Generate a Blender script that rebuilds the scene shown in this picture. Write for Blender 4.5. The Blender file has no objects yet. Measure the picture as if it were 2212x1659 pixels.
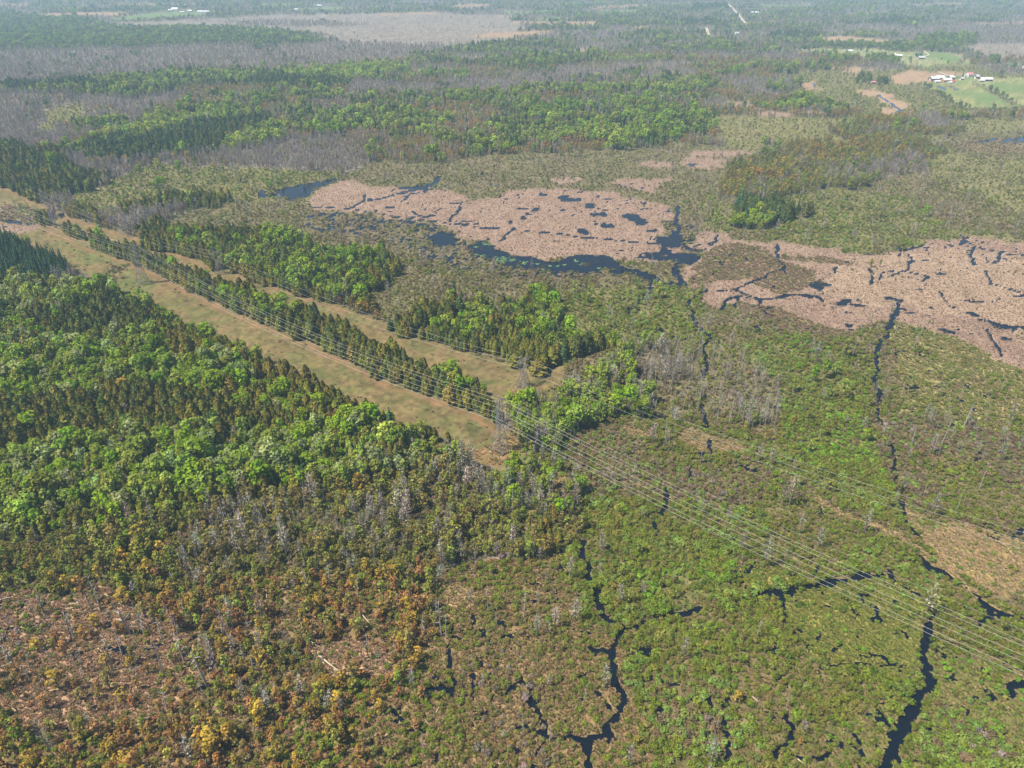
import bpy, math, random
import numpy as np
from mathutils import Vector

# ------------------------------------------------------------------ camera, sky, sun, exposure
scene = bpy.context.scene
COL = scene.collection
rnd = random.Random(7)
rng = np.random.default_rng(11)
R = math.radians
CAM_H, PITCH, VF, VCX, VCY = 240.0, R(30.5), 1587.0, 1106.0, 829.5
CP, SP = math.cos(PITCH), math.sin(PITCH)
cam_d = bpy.data.cameras.new("camera"); cam = bpy.data.objects.new("camera", cam_d); COL.objects.link(cam)
cam.location = (0, 0, CAM_H); cam.rotation_euler = (R(90) - PITCH, 0, 0)
cam_d.sensor_width = 36.0; cam_d.lens = 36.0 * VF / 2212.0
cam_d.clip_start = 1.0; cam_d.clip_end = 200000.0
scene.camera = cam
SUN_EL, SUN_DIR = R(58), math.atan2(-0.30, -0.95)        # direction (in plan) towards the sun
world = bpy.data.worlds.new("World"); scene.world = world; world.use_nodes = True
wn = world.node_tree.nodes; wl = world.node_tree.links; wn.clear()
wo = wn.new("ShaderNodeOutputWorld"); wb = wn.new("ShaderNodeBackground"); ws = wn.new("ShaderNodeTexSky")
ws.sky_type = 'NISHITA'; ws.sun_disc = False; ws.sun_elevation = SUN_EL
ws.sun_rotation = R(90) - SUN_DIR                        # the sky measures clockwise from +Y
ws.altitude = 300; ws.air_density = 1.0; ws.dust_density = 0.25; ws.ozone_density = 2.0
wb.inputs["Strength"].default_value = 0.068
wl.new(ws.outputs[0], wb.inputs[0]); wl.new(wb.outputs[0], wo.inputs[0])
sun_d = bpy.data.lights.new("sun", 'SUN'); sun_d.energy = 5.0; sun_d.angle = R(0.5); sun_d.color = (1.0, 0.92, 0.78)
sun = bpy.data.objects.new("sun", sun_d); COL.objects.link(sun)
sv = Vector((math.cos(SUN_DIR) * math.cos(SUN_EL), math.sin(SUN_DIR) * math.cos(SUN_EL), math.sin(SUN_EL)))
sun.rotation_euler = sv.to_track_quat('Z', 'Y').to_euler(); sun.location = sv * 3000
HAZE_DENSITY, HAZE_COLOUR = 0.00013, (0.50, 0.75, 1.0)
vs = scene.view_settings
scene.display_settings.display_device = 'sRGB'
vs.view_transform = 'Standard'; vs.look = 'None'; vs.gamma = 1.0; vs.use_curve_mapping = False; vs.exposure = 0.74
cy = scene.cycles
cy.use_denoising = True
cy.max_bounces = 5; cy.diffuse_bounces = 2; cy.glossy_bounces = 2; cy.transmission_bounces = 2
cy.volume_bounces = 1; cy.transparent_max_bounces = 8
cy.caustics_reflective = False; cy.caustics_refractive = False

# ------------------------------------------------------------------ picture <-> ground
def v2w(vx, vy):
    """Where the line of sight through a point of the photograph (2212 px wide) meets level ground."""
    x = (vx - VCX) / VF; y = -(vy - VCY) / VF
    dy = CP + y * SP; dz = -SP + y * CP
    dz = min(dz, -0.02)
    k = CAM_H / -dz
    return (x * k, dy * k)
def w2v(x, y, z=0.0):
    dep = np.maximum(y * CP - (z - CAM_H) * SP, 1.0)
    up = y * SP + (z - CAM_H) * CP
    return VCX + VF * x / dep, VCY - VF * up / dep, dep
CROPS = {"V": (0, 0, 1), "C1": (0, 0, .5), "C2": (1106, 0, .5), "C3": (0, 345.6, .33854), "C4": (691.2, 345.6, .375),
         "C5": (1463.1, 345.6, .33854), "D1": (0, 806.4, .33854), "D2": (691.2, 748.9, .33854), "D3": (1405.5, 806.5, .36458),
         "D4": (0, 1198.2, .33854), "D5": (691.2, 1198.2, .33854), "D6": (1405.5, 1198.2, .36458),
         "FA": (1981.6, 138.2, .10417), "FB": (1785.7, 92.2, .10417), "FC": (1486.2, 0, .15625), "FD": (288, 0, .20833)}
def P(crop, *pts):
    ox, oy, k = CROPS[crop]
    return [(ox + a * k, oy + b * k) for a, b in pts]
def PW(crop, *pts):
    return np.array([v2w(*q) for q in P(crop, *pts)])
def W1(crop, a, b):
    return v2w(*P(crop, (a, b))[0])

# ------------------------------------------------------------------ noise
def _hash(ix, iy, seed):
    h = (ix.astype(np.int64) * 374761393 + iy.astype(np.int64) * 668265263 + seed * 144665) & 0x7fffffff
    h = ((h ^ (h >> 13)) * 1274126177) & 0x7fffffff
    return ((h ^ (h >> 16)) & 0xffff) / 65535.0
def vnoise(x, y, seed=0):
    ix = np.floor(x); iy = np.floor(y); fx = x - ix; fy = y - iy
    fx = fx * fx * (3 - 2 * fx); fy = fy * fy * (3 - 2 * fy)
    a = _hash(ix, iy, seed); b = _hash(ix + 1, iy, seed); c = _hash(ix, iy + 1, seed); d = _hash(ix + 1, iy + 1, seed)
    return (a + (b - a) * fx) * (1 - fy) + (c + (d - c) * fx) * fy
def fbm(x, y, seed=0, o=4):
    t = 0.0; a = 0.5; s = 0.0
    for k in range(o):
        t = t + a * vnoise(x * 2 ** k + 17.3 * k, y * 2 ** k - 9.1 * k, seed + k); s += a; a *= 0.5
    return t / s
def ridge(x, y, seed=0):
    return np.abs(vnoise(x, y, seed) - 0.5) * 2

# ------------------------------------------------------------------ land cover: what grows where
# ground colours; relief (m); level (m above the water table); tree density + mix; shrub density + mix; tuft density + tint
CL = {}
def cls(name, ground, relief=0.15, level=0.5, trees=0.0, tmix=(), shrubs=0.0, smix=(), tufts=0.0, tuft=(0.3, 0.25, 0.15), where="", size=1.0):
    CL[name] = dict(i=len(CL), ground=ground, relief=relief, level=level, trees=trees, tmix=tmix, shrubs=shrubs, smix=smix, tufts=tufts, tuft=tuft, where=where, size=size)
EARTH = [(0.12, 0.105, 0.05), (0.14, 0.115, 0.06), (0.11, 0.115, 0.04)]
cls("budding", EARTH, trees=.85, tmix=[("bud", "olive", 4.2), ("bud", "green", 1.0), ("bud", "gold", .9), ("bud", "rust", 2.0), ("bare", "grey", 3.2), ("leafy", "dull", .6), ("spruce", "dark", .3)], shrubs=.4, smix=[("shrub", "olive", 1), ("shrub", "brown", 1)], where="in the budding woods beyond the marsh", size=0.85)
cls("far_mix", EARTH, trees=.8, tmix=[("leafy", "fresh", 1.2), ("leafy", "dull", 2), ("bud", "olive", 2.2), ("spruce", "dark", .9), ("bare", "grey", 2.6)], where="in the far hazy woods", size=0.8)
cls("far_leafy", EARTH, trees=.9, tmix=[("leafy", "fresh", 3), ("leafy", "dull", 2), ("spruce", "dark", .8), ("bud", "olive", .6)], where="in the far green woods", size=0.85)
cls("bare", [(0.17, 0.14, 0.12), (0.15, 0.13, 0.10), (0.20, 0.165, 0.13)], trees=.95, tmix=[("bare", "grey", 5), ("bare", "purple", 3), ("bud", "olive", 2.2), ("bud", "rust", .5), ("leafy", "dull", .9), ("spruce", "dark", .2)], shrubs=.4, smix=[("shrub", "grey", 2), ("shrub", "brown", 1)], where="in the leafless grey woods", size=0.8)
cls("bare_near", [(0.17, 0.145, 0.11), (0.15, 0.13, 0.09), (0.13, 0.12, 0.07)], trees=.8, tmix=[("bare", "grey", 5), ("bare", "purple", 3), ("bud", "olive", .8), ("cedar", "olive", .4)], shrubs=.6, smix=[("shrub", "grey", 2), ("shrub", "olive", 1)], where="in the leafless strip by the corridor", size=.85)
cls("orange", EARTH, trees=.95, tmix=[("bud", "rust", 1.3), ("bud", "gold", 1.5), ("bud", "olive", 3.4), ("bud", "green", 3), ("bare", "grey", 1.8), ("leafy", "bright", .35)], shrubs=.3, smix=[("shrub", "olive", 1)], where="in the orange budding woods right of the marsh", size=0.95)
cls("ridge", EARTH, trees=.95, tmix=[("spruce", "dark", 2), ("cedar", "dark", 2.3), ("leafy", "fresh", 1.1), ("leafy", "lime", .5), ("bud", "olive", 1.4), ("bare", "grey", 1.2)], where="on the wooded ridge", size=0.95)
cls("lime", EARTH, trees=.95, tmix=[("leafy", "lime", 5), ("leafy", "fresh", 3), ("spruce", "dark", .3), ("bare", "grey", .2)], where="in the lime green grove", size=0.9)
cls("leafy_spruce", EARTH, trees=.95, tmix=[("leafy", "bright", 1.8), ("leafy", "fresh", 1.6), ("spruce", "dark", 1.5), ("bud", "olive", 1.6), ("bud", "green", 1.2), ("bare", "grey", 1.0)], where="in the bright green grove beyond the marsh", size=1.0)
cls("conifer", EARTH, trees=1.0, tmix=[("cedar", "dark", 4), ("spruce", "dark", 2.2), ("leafy", "dull", .3), ("bare", "grey", .3)], where="in the dark conifer band", size=1.0)
cls("spruce", EARTH, trees=1.0, tmix=[("spruce", "dark", 6), ("spruce", "blue", 3), ("leafy", "dull", .4)], where="in the dark spruce stand by the corridor", size=1.0)
cls("cedar_far", EARTH, trees=1.0, tmix=[("cedar", "olive", 3), ("cedar", "dark", 3), ("leafy", "bright", .15), ("bare", "grey", .12)], where="in the dark cedar wood at the corridor's far end", size=.95)
cls("cedar", EARTH, trees=1.0, tmix=[("cedar", "olive", 5), ("cedar", "dark", 2), ("cedar", "brown", 2), ("leafy", "fresh", .35), ("spruce", "dark", .15), ("bare", "grey", .12)], where="among the cedars by the corridor", size=.9)
cls("strip", EARTH, trees=1.0, tmix=[("cedar", "olive", 5), ("cedar", "dark", 2.5), ("cedar", "brown", 1.5), ("leafy", "bright", 1.1), ("leafy", "fresh", .9), ("bare", "grey", .35), ("spruce", "dark", .5)], where="in the tree strip between the two corridors", size=0.88)
cls("cedar_leafy", EARTH, trees=1.0, tmix=[("cedar", "olive", 4), ("cedar", "dark", 2.4), ("leafy", "bright", 1.1), ("leafy", "fresh", .8), ("spruce", "dark", .9), ("bare", "grey", .3)], shrubs=.15, smix=[("shrub", "sage", 1)], where="in the wood beyond the second corridor", size=.9)
cls("mixed", EARTH, trees=1.0, tmix=[("cedar", "brown", 4.4), ("cedar", "olive", 3.6), ("leafy", "bright", 1.2), ("leafy", "fresh", 1.5), ("leafy", "pale", .7), ("bare", "grey", .45), ("spruce", "dark", .5)], where="in the mixed wood left of the corridor", size=0.86)
cls("mixed_leafy", EARTH, trees=1.0, tmix=[("leafy", "bright", 3), ("leafy", "fresh", 2.6), ("leafy", "pale", 1), ("cedar", "olive", 2.0), ("cedar", "brown", 1.0), ("spruce", "dark", .9), ("bare", "grey", .6), ("bud", "olive", .7)], where="in the bright green wood left of the corridor", size=0.88)
cls("grey_dead", [(0.15, 0.125, 0.07), (0.19, 0.145, 0.09), (0.11, 0.105, 0.045)], relief=.35, level=.45, trees=0.6, tmix=[("bare", "grey", 2.4), ("snag", "ash", .6), ("bud", "olive", 3.2), ("bud", "green", 2.8), ("bud", "gold", .7), ("cedar", "olive", .4)], shrubs=.85, smix=[("shrub", "olive", 3), ("shrub", "brown", 1.4), ("shrub", "moss", 2)], tufts=.25, tuft=(0.30, 0.23, 0.12), where="in the grey band of dying trees", size=0.9)
cls("swamp_orange", [(0.20, 0.135, 0.075), (0.26, 0.18, 0.105), (0.13, 0.10, 0.04)], relief=.4, level=0.42, trees=.5, tmix=[("bud", "olive", 3.6), ("bud", "rust", 1.5), ("bud", "gold", 2.2), ("bud", "green", 1.8), ("bare", "grey", .8), ("snag", "ash", .7)], shrubs=.62, smix=[("shrub", "moss", 3), ("shrub", "rusty", 1.7), ("shrub", "olive", 2), ("shrub", "brown", 1.5)], tufts=.45, tuft=(0.38, 0.26, 0.15), where="in the orange tinted swamp", size=0.82)
cls("swamp_open", [(0.33, 0.215, 0.13), (0.23, 0.15, 0.088), (0.39, 0.275, 0.17)], relief=.45, level=0.38, trees=0.15, tmix=[("bud", "gold", 2), ("bud", "olive", 2), ("bud", "rust", 1.2), ("snag", "dark", 2.5), ("bare", "grey", .6)], shrubs=0.26, smix=[("shrub", "brown", 2), ("shrub", "rusty", 1), ("shrub", "moss", 2), ("shrub", "grey", 1)], tufts=.85, tuft=(0.46, 0.32, 0.21), where="on the open tan swamp", size=.72)
cls("tussock", [(0.2, 0.14, 0.068), (0.27, 0.185, 0.098), (0.11, 0.095, 0.032)], relief=.55, level=0.38, trees=.018, tmix=[("snag", "ash", 2), ("bare", "grey", 1.5), ("bud", "gold", .6), ("bud", "rust", .6), ("bud", "green", .6)], shrubs=0.52, smix=[("shrub", "moss", 4), ("shrub", "olive", 3.4), ("shrub", "brown", 1.6), ("shrub", "grey", .9), ("shrub", "rusty", .25)], tufts=0.8, tuft=(0.37, 0.27, 0.14), where="in the tussock swamp", size=.8)
cls("thicket", [(0.13, 0.105, 0.05), (0.11, 0.11, 0.035), (0.19, 0.14, 0.075)], relief=.5, level=0.42, trees=.012, tmix=[("snag", "ash", 1), ("bare", "grey", 1), ("bud", "green", .8), ("bud", "gold", .4)], shrubs=0.8, smix=[("shrub", "olive", 3.5), ("shrub", "moss", 4), ("shrub", "sage", 2.6), ("shrub", "brown", 1.5), ("shrub", "grey", .7)], tufts=0.45, tuft=(0.33, 0.26, 0.12), where="in the willow thicket", size=.95)
cls("brown_thicket", [(0.14, 0.115, 0.06), (0.12, 0.11, 0.045), (0.18, 0.14, 0.08)], relief=.4, level=0.45, trees=.03, tmix=[("snag", "ash", 2), ("bare", "grey", 2), ("bud", "olive", 1)], shrubs=.85, smix=[("shrub", "olive", 3.4), ("shrub", "moss", 2.4), ("shrub", "brown", 3), ("shrub", "sage", .9), ("shrub", "grey", .7)], tufts=.2, tuft=(0.33, 0.26, 0.13), where="in the brown thicket", size=.85)
cls("green_thicket", [(0.13, 0.125, 0.045), (0.15, 0.14, 0.05), (0.17, 0.14, 0.07)], relief=.3, level=.3, trees=.035, tmix=[("bud", "green", 2), ("bare", "grey", 1), ("leafy", "bright", .4)], shrubs=.9, smix=[("shrub", "sage", 4), ("shrub", "olive", 3), ("shrub", "moss", 3), ("shrub", "lush", 2), ("shrub", "brown", .7)], tufts=.1, tuft=(0.3, 0.27, 0.10), where="in the green willow thicket", size=.95)
cls("sapling", [(0.13, 0.12, 0.045), (0.15, 0.13, 0.06), (0.2, 0.15, 0.08)], relief=.3, level=.35, trees=0.75, tmix=[("bud", "green", 3.5), ("leafy", "fresh", .9), ("leafy", "bright", .7), ("bare", "grey", 2), ("bud", "olive", 1.6), ("snag", "ash", .6), ("spruce", "dark", .25)], shrubs=.6, smix=[("shrub", "sage", 2), ("shrub", "lush", 2), ("shrub", "olive", 1.5)], where="in the sapling wood right of the pylons", size=0.84)
cls("snags", [(0.14, 0.12, 0.06), (0.12, 0.11, 0.04), (0.19, 0.15, 0.085)], relief=.35, level=.28, trees=.42, tmix=[("bare", "grey", 3.2), ("snag", "ash", 3), ("bud", "green", 1.3), ("bud", "olive", .8)], shrubs=.7, smix=[("shrub", "olive", 2), ("shrub", "brown", 1.6), ("shrub", "moss", 1.5)], where="in the drowned grey wood", size=.75)
cls("fen", [(0.2, 0.18, 0.04), (0.13, 0.15, 0.03), (0.25, 0.2, 0.085)], relief=0.42, level=0.24, trees=.006, tmix=[("snag", "ash", 2), ("bud", "green", 1)], shrubs=0.1, smix=[("shrub", "moss", 4), ("shrub", "lush", 1.6), ("shrub", "olive", 2)], tufts=.9, tuft=(0.27, 0.275, 0.07), where="in the yellow green fen", size=.75)
cls("bog_bush", [(0.09, 0.075, 0.03), (0.12, 0.12, 0.035), (0.17, 0.13, 0.065)], relief=.5, level=0.2, shrubs=.62, smix=[("shrub", "moss", 4), ("shrub", "lush", 2), ("shrub", "olive", 2.5), ("shrub", "sage", 1)], tufts=.45, tuft=(0.34, 0.29, 0.12), where="in the bushy bog by the big channel", size=.62)
cls("wet_meadow", [(0.24, 0.21, 0.085), (0.16, 0.17, 0.05), (0.30, 0.24, 0.12)], relief=.42, level=.27, trees=.012, tmix=[("snag", "ash", 3), ("bare", "grey", 1)], shrubs=.38, smix=[("shrub", "olive", 3), ("shrub", "moss", 3), ("shrub", "brown", 1.5)], tufts=.55, tuft=(0.34, 0.29, 0.13), where="on the wet meadow at the right", size=.8)
cls("pale_meadow", [(0.165, 0.15, 0.06), (0.13, 0.135, 0.042), (0.2, 0.165, 0.085)], relief=.3, level=.28, trees=.01, tmix=[("bud", "olive", 1), ("bare", "grey", 1)], shrubs=0.55, smix=[("shrub", "olive", 2), ("shrub", "moss", 2), ("shrub", "brown", 1.4)], tufts=0.1, tuft=(0.36, 0.30, 0.15), where="on the pale meadow beyond the cattails", size=.9)
cls("wet_shrub", [(0.13, 0.105, 0.06), (0.11, 0.1, 0.045), (0.16, 0.125, 0.08)], relief=.5, level=.10, trees=.012, tmix=[("bare", "grey", 1)], shrubs=0.6, smix=[("shrub", "brown", 3), ("shrub", "olive", 3), ("shrub", "moss", 2)], tufts=0.15, tuft=(0.33, 0.25, 0.14), where="in the flooded shrubs by the pond", size=.8)
cls("brown_shrub", [(0.135, 0.115, 0.06), (0.115, 0.11, 0.045), (0.16, 0.13, 0.075)], relief=.35, level=.27, trees=.03, tmix=[("bare", "grey", 2), ("bud", "olive", 1), ("snag", "ash", .5)], shrubs=0.9, smix=[("shrub", "brown", 4), ("shrub", "olive", 3.4), ("shrub", "moss", 1.6), ("shrub", "grey", 1.0)], tufts=0.1, tuft=(0.36, 0.27, 0.16), where="in the brown shrubs around the marsh", size=.8)
cls("mixed_marsh", [(0.23, 0.16, 0.11), (0.17, 0.14, 0.065), (0.14, 0.125, 0.045)], relief=.4, level=.24, shrubs=0.3, smix=[("shrub", "brown", 3), ("shrub", "olive", 3), ("shrub", "moss", 2)], tufts=.6, tuft=(0.33, 0.235, 0.16), where="on the brown marsh edge", size=.7)
cls("cattail", [(0.255, 0.178, 0.132), (0.225, 0.15, 0.11), (0.285, 0.2, 0.15)], relief=0.2, level=0.3, shrubs=.05, smix=[("shrub", "brown", 3), ("shrub", "olive", 2)], size=.6, tufts=0.5, tuft=(0.36, 0.255, 0.19), where="on the tan cattail marsh")
cls("cattail_pale", [(0.29, 0.208, 0.148), (0.255, 0.18, 0.128), (0.325, 0.238, 0.168)], relief=0.2, level=0.3, shrubs=.05, smix=[("shrub", "brown", 3), ("shrub", "olive", 2)], size=.6, tufts=0.5, tuft=(0.41, 0.30, 0.21), where="on the pale cattail marsh")
cls("sedge", [(0.31, 0.22, 0.1), (0.255, 0.18, 0.085), (0.22, 0.19, 0.06)], relief=.4, level=.34, shrubs=.035, smix=[("shrub", "olive", 1), ("shrub", "moss", 1)], tufts=.8, tuft=(0.44, 0.33, 0.19), where="on the tan sedge meadow", size=.8)
cls("corridor", [(0.16, 0.132, 0.052), (0.098, 0.105, 0.034), (0.185, 0.118, 0.062)], relief=.2, level=.6, shrubs=0.0015, smix=[("shrub", "olive", 1), ("shrub", "moss", 1), ("shrub", "grey", .5)], tufts=0.008, tuft=(0.33, 0.27, 0.13), where="in the mown corridor", size=.55)
cls("corridor_green", [(0.1, 0.125, 0.035), (0.13, 0.125, 0.042), (0.155, 0.125, 0.055)], relief=.2, level=.6, shrubs=0.002, smix=[("shrub", "olive", 1), ("shrub", "moss", 1)], tufts=0.01, tuft=(0.26, 0.25, 0.11), where="in the mown corridor", size=.5)
cls("clearing", [(0.25, 0.15, 0.075), (0.2, 0.13, 0.06), (0.14, 0.125, 0.04)], relief=.2, level=.55, shrubs=0.02, smix=[("shrub", "olive", 1), ("shrub", "moss", 1)], tufts=.25, tuft=(0.42, 0.31, 0.18), where="in the tan clearing", size=.5)
cls("marsh_far", [(0.24, 0.19, 0.165), (0.2, 0.165, 0.14), (0.19, 0.17, 0.11)], relief=.2, level=.5, trees=0.02, tmix=[("bare", "grey", 2), ("bud", "olive", 1)], shrubs=0.5, smix=[("shrub", "brown", 1), ("shrub", "grey", 1), ("shrub", "moss", .6)], where="on the far marsh", size=.8)
cls("tan_field", [(0.33, 0.215, 0.14), (0.28, 0.185, 0.115), (0.35, 0.25, 0.155)], relief=.02, level=.6, where="in the tan field")
cls("green_field", [(0.12, 0.185, 0.06), (0.15, 0.2, 0.065), (0.17, 0.2, 0.075)], relief=.02, level=.6, where="in the green field")
cls("hay_field", [(0.19, 0.205, 0.075), (0.29, 0.26, 0.12), (0.14, 0.185, 0.06)], relief=.02, level=.6, where="in the hay field by the farm")
cls("yard", [(0.16, 0.22, 0.07), (0.30, 0.25, 0.15), (0.2, 0.24, 0.09)], relief=.02, level=.6, trees=.05, tmix=[("leafy", "dull", 1), ("spruce", "dark", .6)], shrubs=.08, smix=[("shrub", "moss", 1)], where="in the farmyard")
cls("hedge", EARTH, relief=.05, level=.6, trees=.6, tmix=[("bud", "olive", 2), ("leafy", "dull", 2), ("bare", "grey", 1)], shrubs=.8, smix=[("shrub", "olive", 1), ("shrub", "moss", 1)], where="in the hedgerow by the farm", size=.6)
cls("water", [(0.03, 0.025, 0.015)] * 3, relief=.05, level=-.7, where="in the pond")
CI = {v["i"]: k for k, v in CL.items()}

PV = []    # painter's list: (class, world polygon, sharp edge)
def poly(name, crop, *pts, sharp=False):
    PV.append((name, PW(crop, *pts), sharp))
# --- far country
poly("far_mix", "V", (-600, -80), (2800, -80), (2800, 125), (1106, 125), (-600, 125))
poly("far_leafy", "V", (-400, 32), (130, 30), (230, 50), (400, 60), (560, 60), (700, 75), (560, 90), (400, 98), (250, 106), (-400, 118))
poly("bare", "V", (-400, 113), (150, 108), (380, 100), (560, 105), (740, 90), (900, 96), (1010, 92), (960, 112), (860, 124), (640, 152), (420, 156), (200, 182), (-400, 225))
poly("marsh_far", "V", (180, 52), (430, 44), (560, 34), (900, 28), (1106, 34), (1130, 60), (1120, 90), (900, 101), (730, 90), (690, 70), (520, 60), (330, 60))
poly("bare", "V", (460, 46), (700, 46), (800, 53), (700, 59), (520, 56))
poly("green_field", "V", (240, 41), (330, 28), (420, 24), (450, 33), (330, 41), (250, 46), sharp=True)
poly("tan_field", "V", (75, 31), (220, 26), (290, 27), (270, 34), (90, 37), sharp=True)
poly("tan_field", "V", (988, 10), (1060, 10), (1045, 17), (980, 16), sharp=True)
poly("green_field", "V", (640, 20), (720, 14), (760, 18), (700, 24), sharp=True)
poly("green_field", "V", (1163, 42), (1212, 36), (1215, 42), (1170, 46), sharp=True)
poly("tan_field", "V", (1106, 46), (1290, 47), (1282, 55), (1180, 53), (1110, 50), sharp=True)
poly("tan_field", "V", (1000, 82), (1060, 71), (1195, 66), (1190, 73), (1100, 80), sharp=True)
poly("tan_field", "V", (1370, 58), (1400, 57), (1400, 62), (1368, 63), sharp=True)
poly("bare", "V", (1810, 58), (2600, 52), (2600, 95), (2140, 96), (1990, 84), (1900, 72))
poly("marsh_far", "V", (2080, 96), (2600, 92), (2600, 132), (2230, 130), (2090, 118))
poly("tan_field", "V", (1750, 82), (1830, 78), (1930, 88), (1985, 93), (1960, 97), (1860, 95), (1760, 90))
poly("conifer", "V", (1494, 10), (1570, 8), (1575, 18), (1495, 22), sharp=True)
poly("conifer", "V", (1450, 42), (1550, 46), (1560, 56), (1470, 50))
poly("conifer", "V", (1880, 45), (1990, 40), (2000, 50), (1900, 52))
poly("conifer", "V", (1660, 72), (1750, 70), (1770, 82), (1670, 82))
poly("far_leafy", "V", (1750, 92), (1960, 98), (2020, 75), (2120, 80), (2100, 98), (2000, 112), (1750, 112))
for nm_, pts in (("tan_field", [(1270, 15), (1400, 10), (1400, 14), (1275, 19)]), ("green_field", [(1290, 24), (1380, 21), (1380, 26), (1295, 28)]), ("tan_field", [(1960, 9), (2080, 7), (2080, 11), (1965, 13)]), ("tan_field", [(2100, 48), (2300, 50), (2300, 55), (2105, 52)]), ("green_field", [(560, 10), (640, 8), (640, 12), (565, 14)]), ("tan_field", [(250, 10), (420, 8), (420, 11), (255, 13)]), ("tan_field", [(-200, 12), (60, 9), (60, 13), (-200, 17)]), ("green_field", [(1640, 12), (1760, 10), (1760, 15), (1645, 17)]), ("green_field", [(1090, 26), (1200, 23), (1200, 28), (1095, 31)]), ("tan_field", [(820, 30), (940, 26), (940, 30), (825, 33)])):
    poly(nm_, "V", *pts, sharp=True)
# --- middle distance woods
poly("ridge", "V", (-400, 226), (-50, 200), (200, 180), (420, 160), (640, 160), (780, 172), (760, 196), (690, 205), (560, 195), (400, 205), (300, 220), (200, 220), (-50, 212))
poly("conifer", "V", (-300, 205), (120, 188), (200, 184), (250, 200), (60, 205), (-300, 215))
poly("conifer", "V", (520, 185), (660, 168), (760, 178), (740, 196), (600, 205))
poly("lime", "V", (625, 162), (740, 150), (865, 145), (865, 160), (760, 182), (640, 182))
poly("bare", "V", (-400, 226), (40, 210), (180, 222), (190, 262), (90, 285), (-400, 320))
poly("green_thicket", "V", (50, 280), (115, 243), (178, 236), (184, 257), (120, 274), (70, 292))
poly("bare", "V", (740, 192), (1106, 178), (1200, 190), (1106, 204), (760, 218))
poly("bare", "V", (1220, 152), (1310, 150), (1320, 165), (1230, 172))
poly("lime", "V", (215, 300), (290, 282), (370, 256), (470, 250), (560, 255), (430, 278), (330, 304), (240, 312))
poly("ridge", "V", (645, 250), (870, 238), (885, 275), (760, 290), (660, 292))
poly("conifer", "V", (190, 322), (350, 294), (450, 272), (575, 258), (582, 270), (495, 292), (485, 335), (400, 328), (310, 352), (190, 338))
poly("bare", "V", (140, 362), (300, 350), (500, 322), (640, 300), (790, 305), (830, 350), (740, 385), (590, 388), (480, 362), (350, 362), (240, 398), (150, 392))
poly("cedar_far", "V", (-400, 330), (-60, 328), (80, 316), (135, 340), (226, 395), (210, 412), (140, 435), (60, 425), (0, 408), (-60, 396), (-400, 350))
poly("bare", "V", (130, 430), (215, 395), (260, 400), (215, 425), (150, 445))
poly("green_thicket", "V", (140, 447), (215, 418), (260, 392), (350, 362), (500, 352), (600, 380), (725, 378), (715, 390), (640, 402), (545, 405), (500, 430), (480, 455), (360, 468), (250, 470), (170, 462))
poly("leafy_spruce", "V", (1262, 245), (1320, 222), (1386, 216), (1480, 240), (1520, 262), (1526, 288), (1456, 318), (1366, 322), (1306, 294))
poly("leafy_spruce", "V", (1050, 240), (1256, 222), (1260, 256), (1106, 276))
poly("ridge", "V", (1106, 120), (1230, 116), (1260, 140), (1120, 150))
poly("brown_shrub", "V", (700, 395), (800, 350), (930, 352), (1060, 340), (1230, 330), (1400, 322), (1560, 318), (1640, 330), (1580, 370), (1530, 420), (1540, 520), (1400, 520), (1100, 470), (900, 440), (720, 410))
poly("green_thicket", "V", (1000, 385), (1130, 372), (1230, 380), (1300, 400), (1180, 415), (1050, 425))
poly("brown_shrub", "V", (690, 400), (1100, 350), (1560, 330), (2400, 345), (2700, 700), (2900, 1500), (1200, 1500), (1100, 900), (760, 640))
poly("green_thicket", "V", (140, 425), (350, 350), (730, 372), (790, 640), (690, 560), (420, 500), (290, 505), (160, 445))
poly("orange", "V", (1566, 382), (1626, 340), (1756, 310), (1956, 296), (2012, 335), (2005, 365), (1930, 395), (1850, 410), (1760, 425), (1700, 448), (1640, 440), (1560, 420))
poly("bare", "V", (1840, 385), (1900, 352), (1990, 342), (1990, 372), (1900, 398))
poly("pale_meadow", "V", (1540, 262), (1700, 262), (1900, 255), (2100, 262), (2400, 255), (2400, 530), (2090, 510), (2010, 440), (2000, 372), (2014, 335), (1960, 300), (1760, 312), (1640, 330), (1560, 318))
poly("orange", "V", (1800, 285), (1900, 252), (2000, 238), (2060, 262), (2066, 285), (1960, 300), (1850, 310))
poly("bare", "V", (1980, 250), (2050, 248), (2062, 272), (1990, 282))
poly("brown_shrub", "V", (2020, 290), (2140, 285), (2400, 280), (2400, 345), (2060, 340))
poly("mixed_marsh", "V", (2090, 302), (2212, 296), (2400, 300), (2400, 330), (2110, 325))
poly("brown_thicket", "V", (1950, 385), (2060, 400), (2140, 440), (2212, 470), (2300, 500), (2080, 500), (1980, 460))
poly("green_thicket", "V", (1520, 430), (1620, 450), (1800, 408), (1950, 430), (2010, 462), (2090, 516), (1900, 530), (1800, 550), (1680, 532), (1560, 515), (1535, 480))
poly("conifer", "V", (1600, 478), (1612, 450), (1640, 440), (1700, 446), (1750, 462), (1720, 482), (1655, 498))
poly("leafy_spruce", "V", (1585, 492), (1640, 484), (1700, 488), (1680, 506), (1610, 506))
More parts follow.
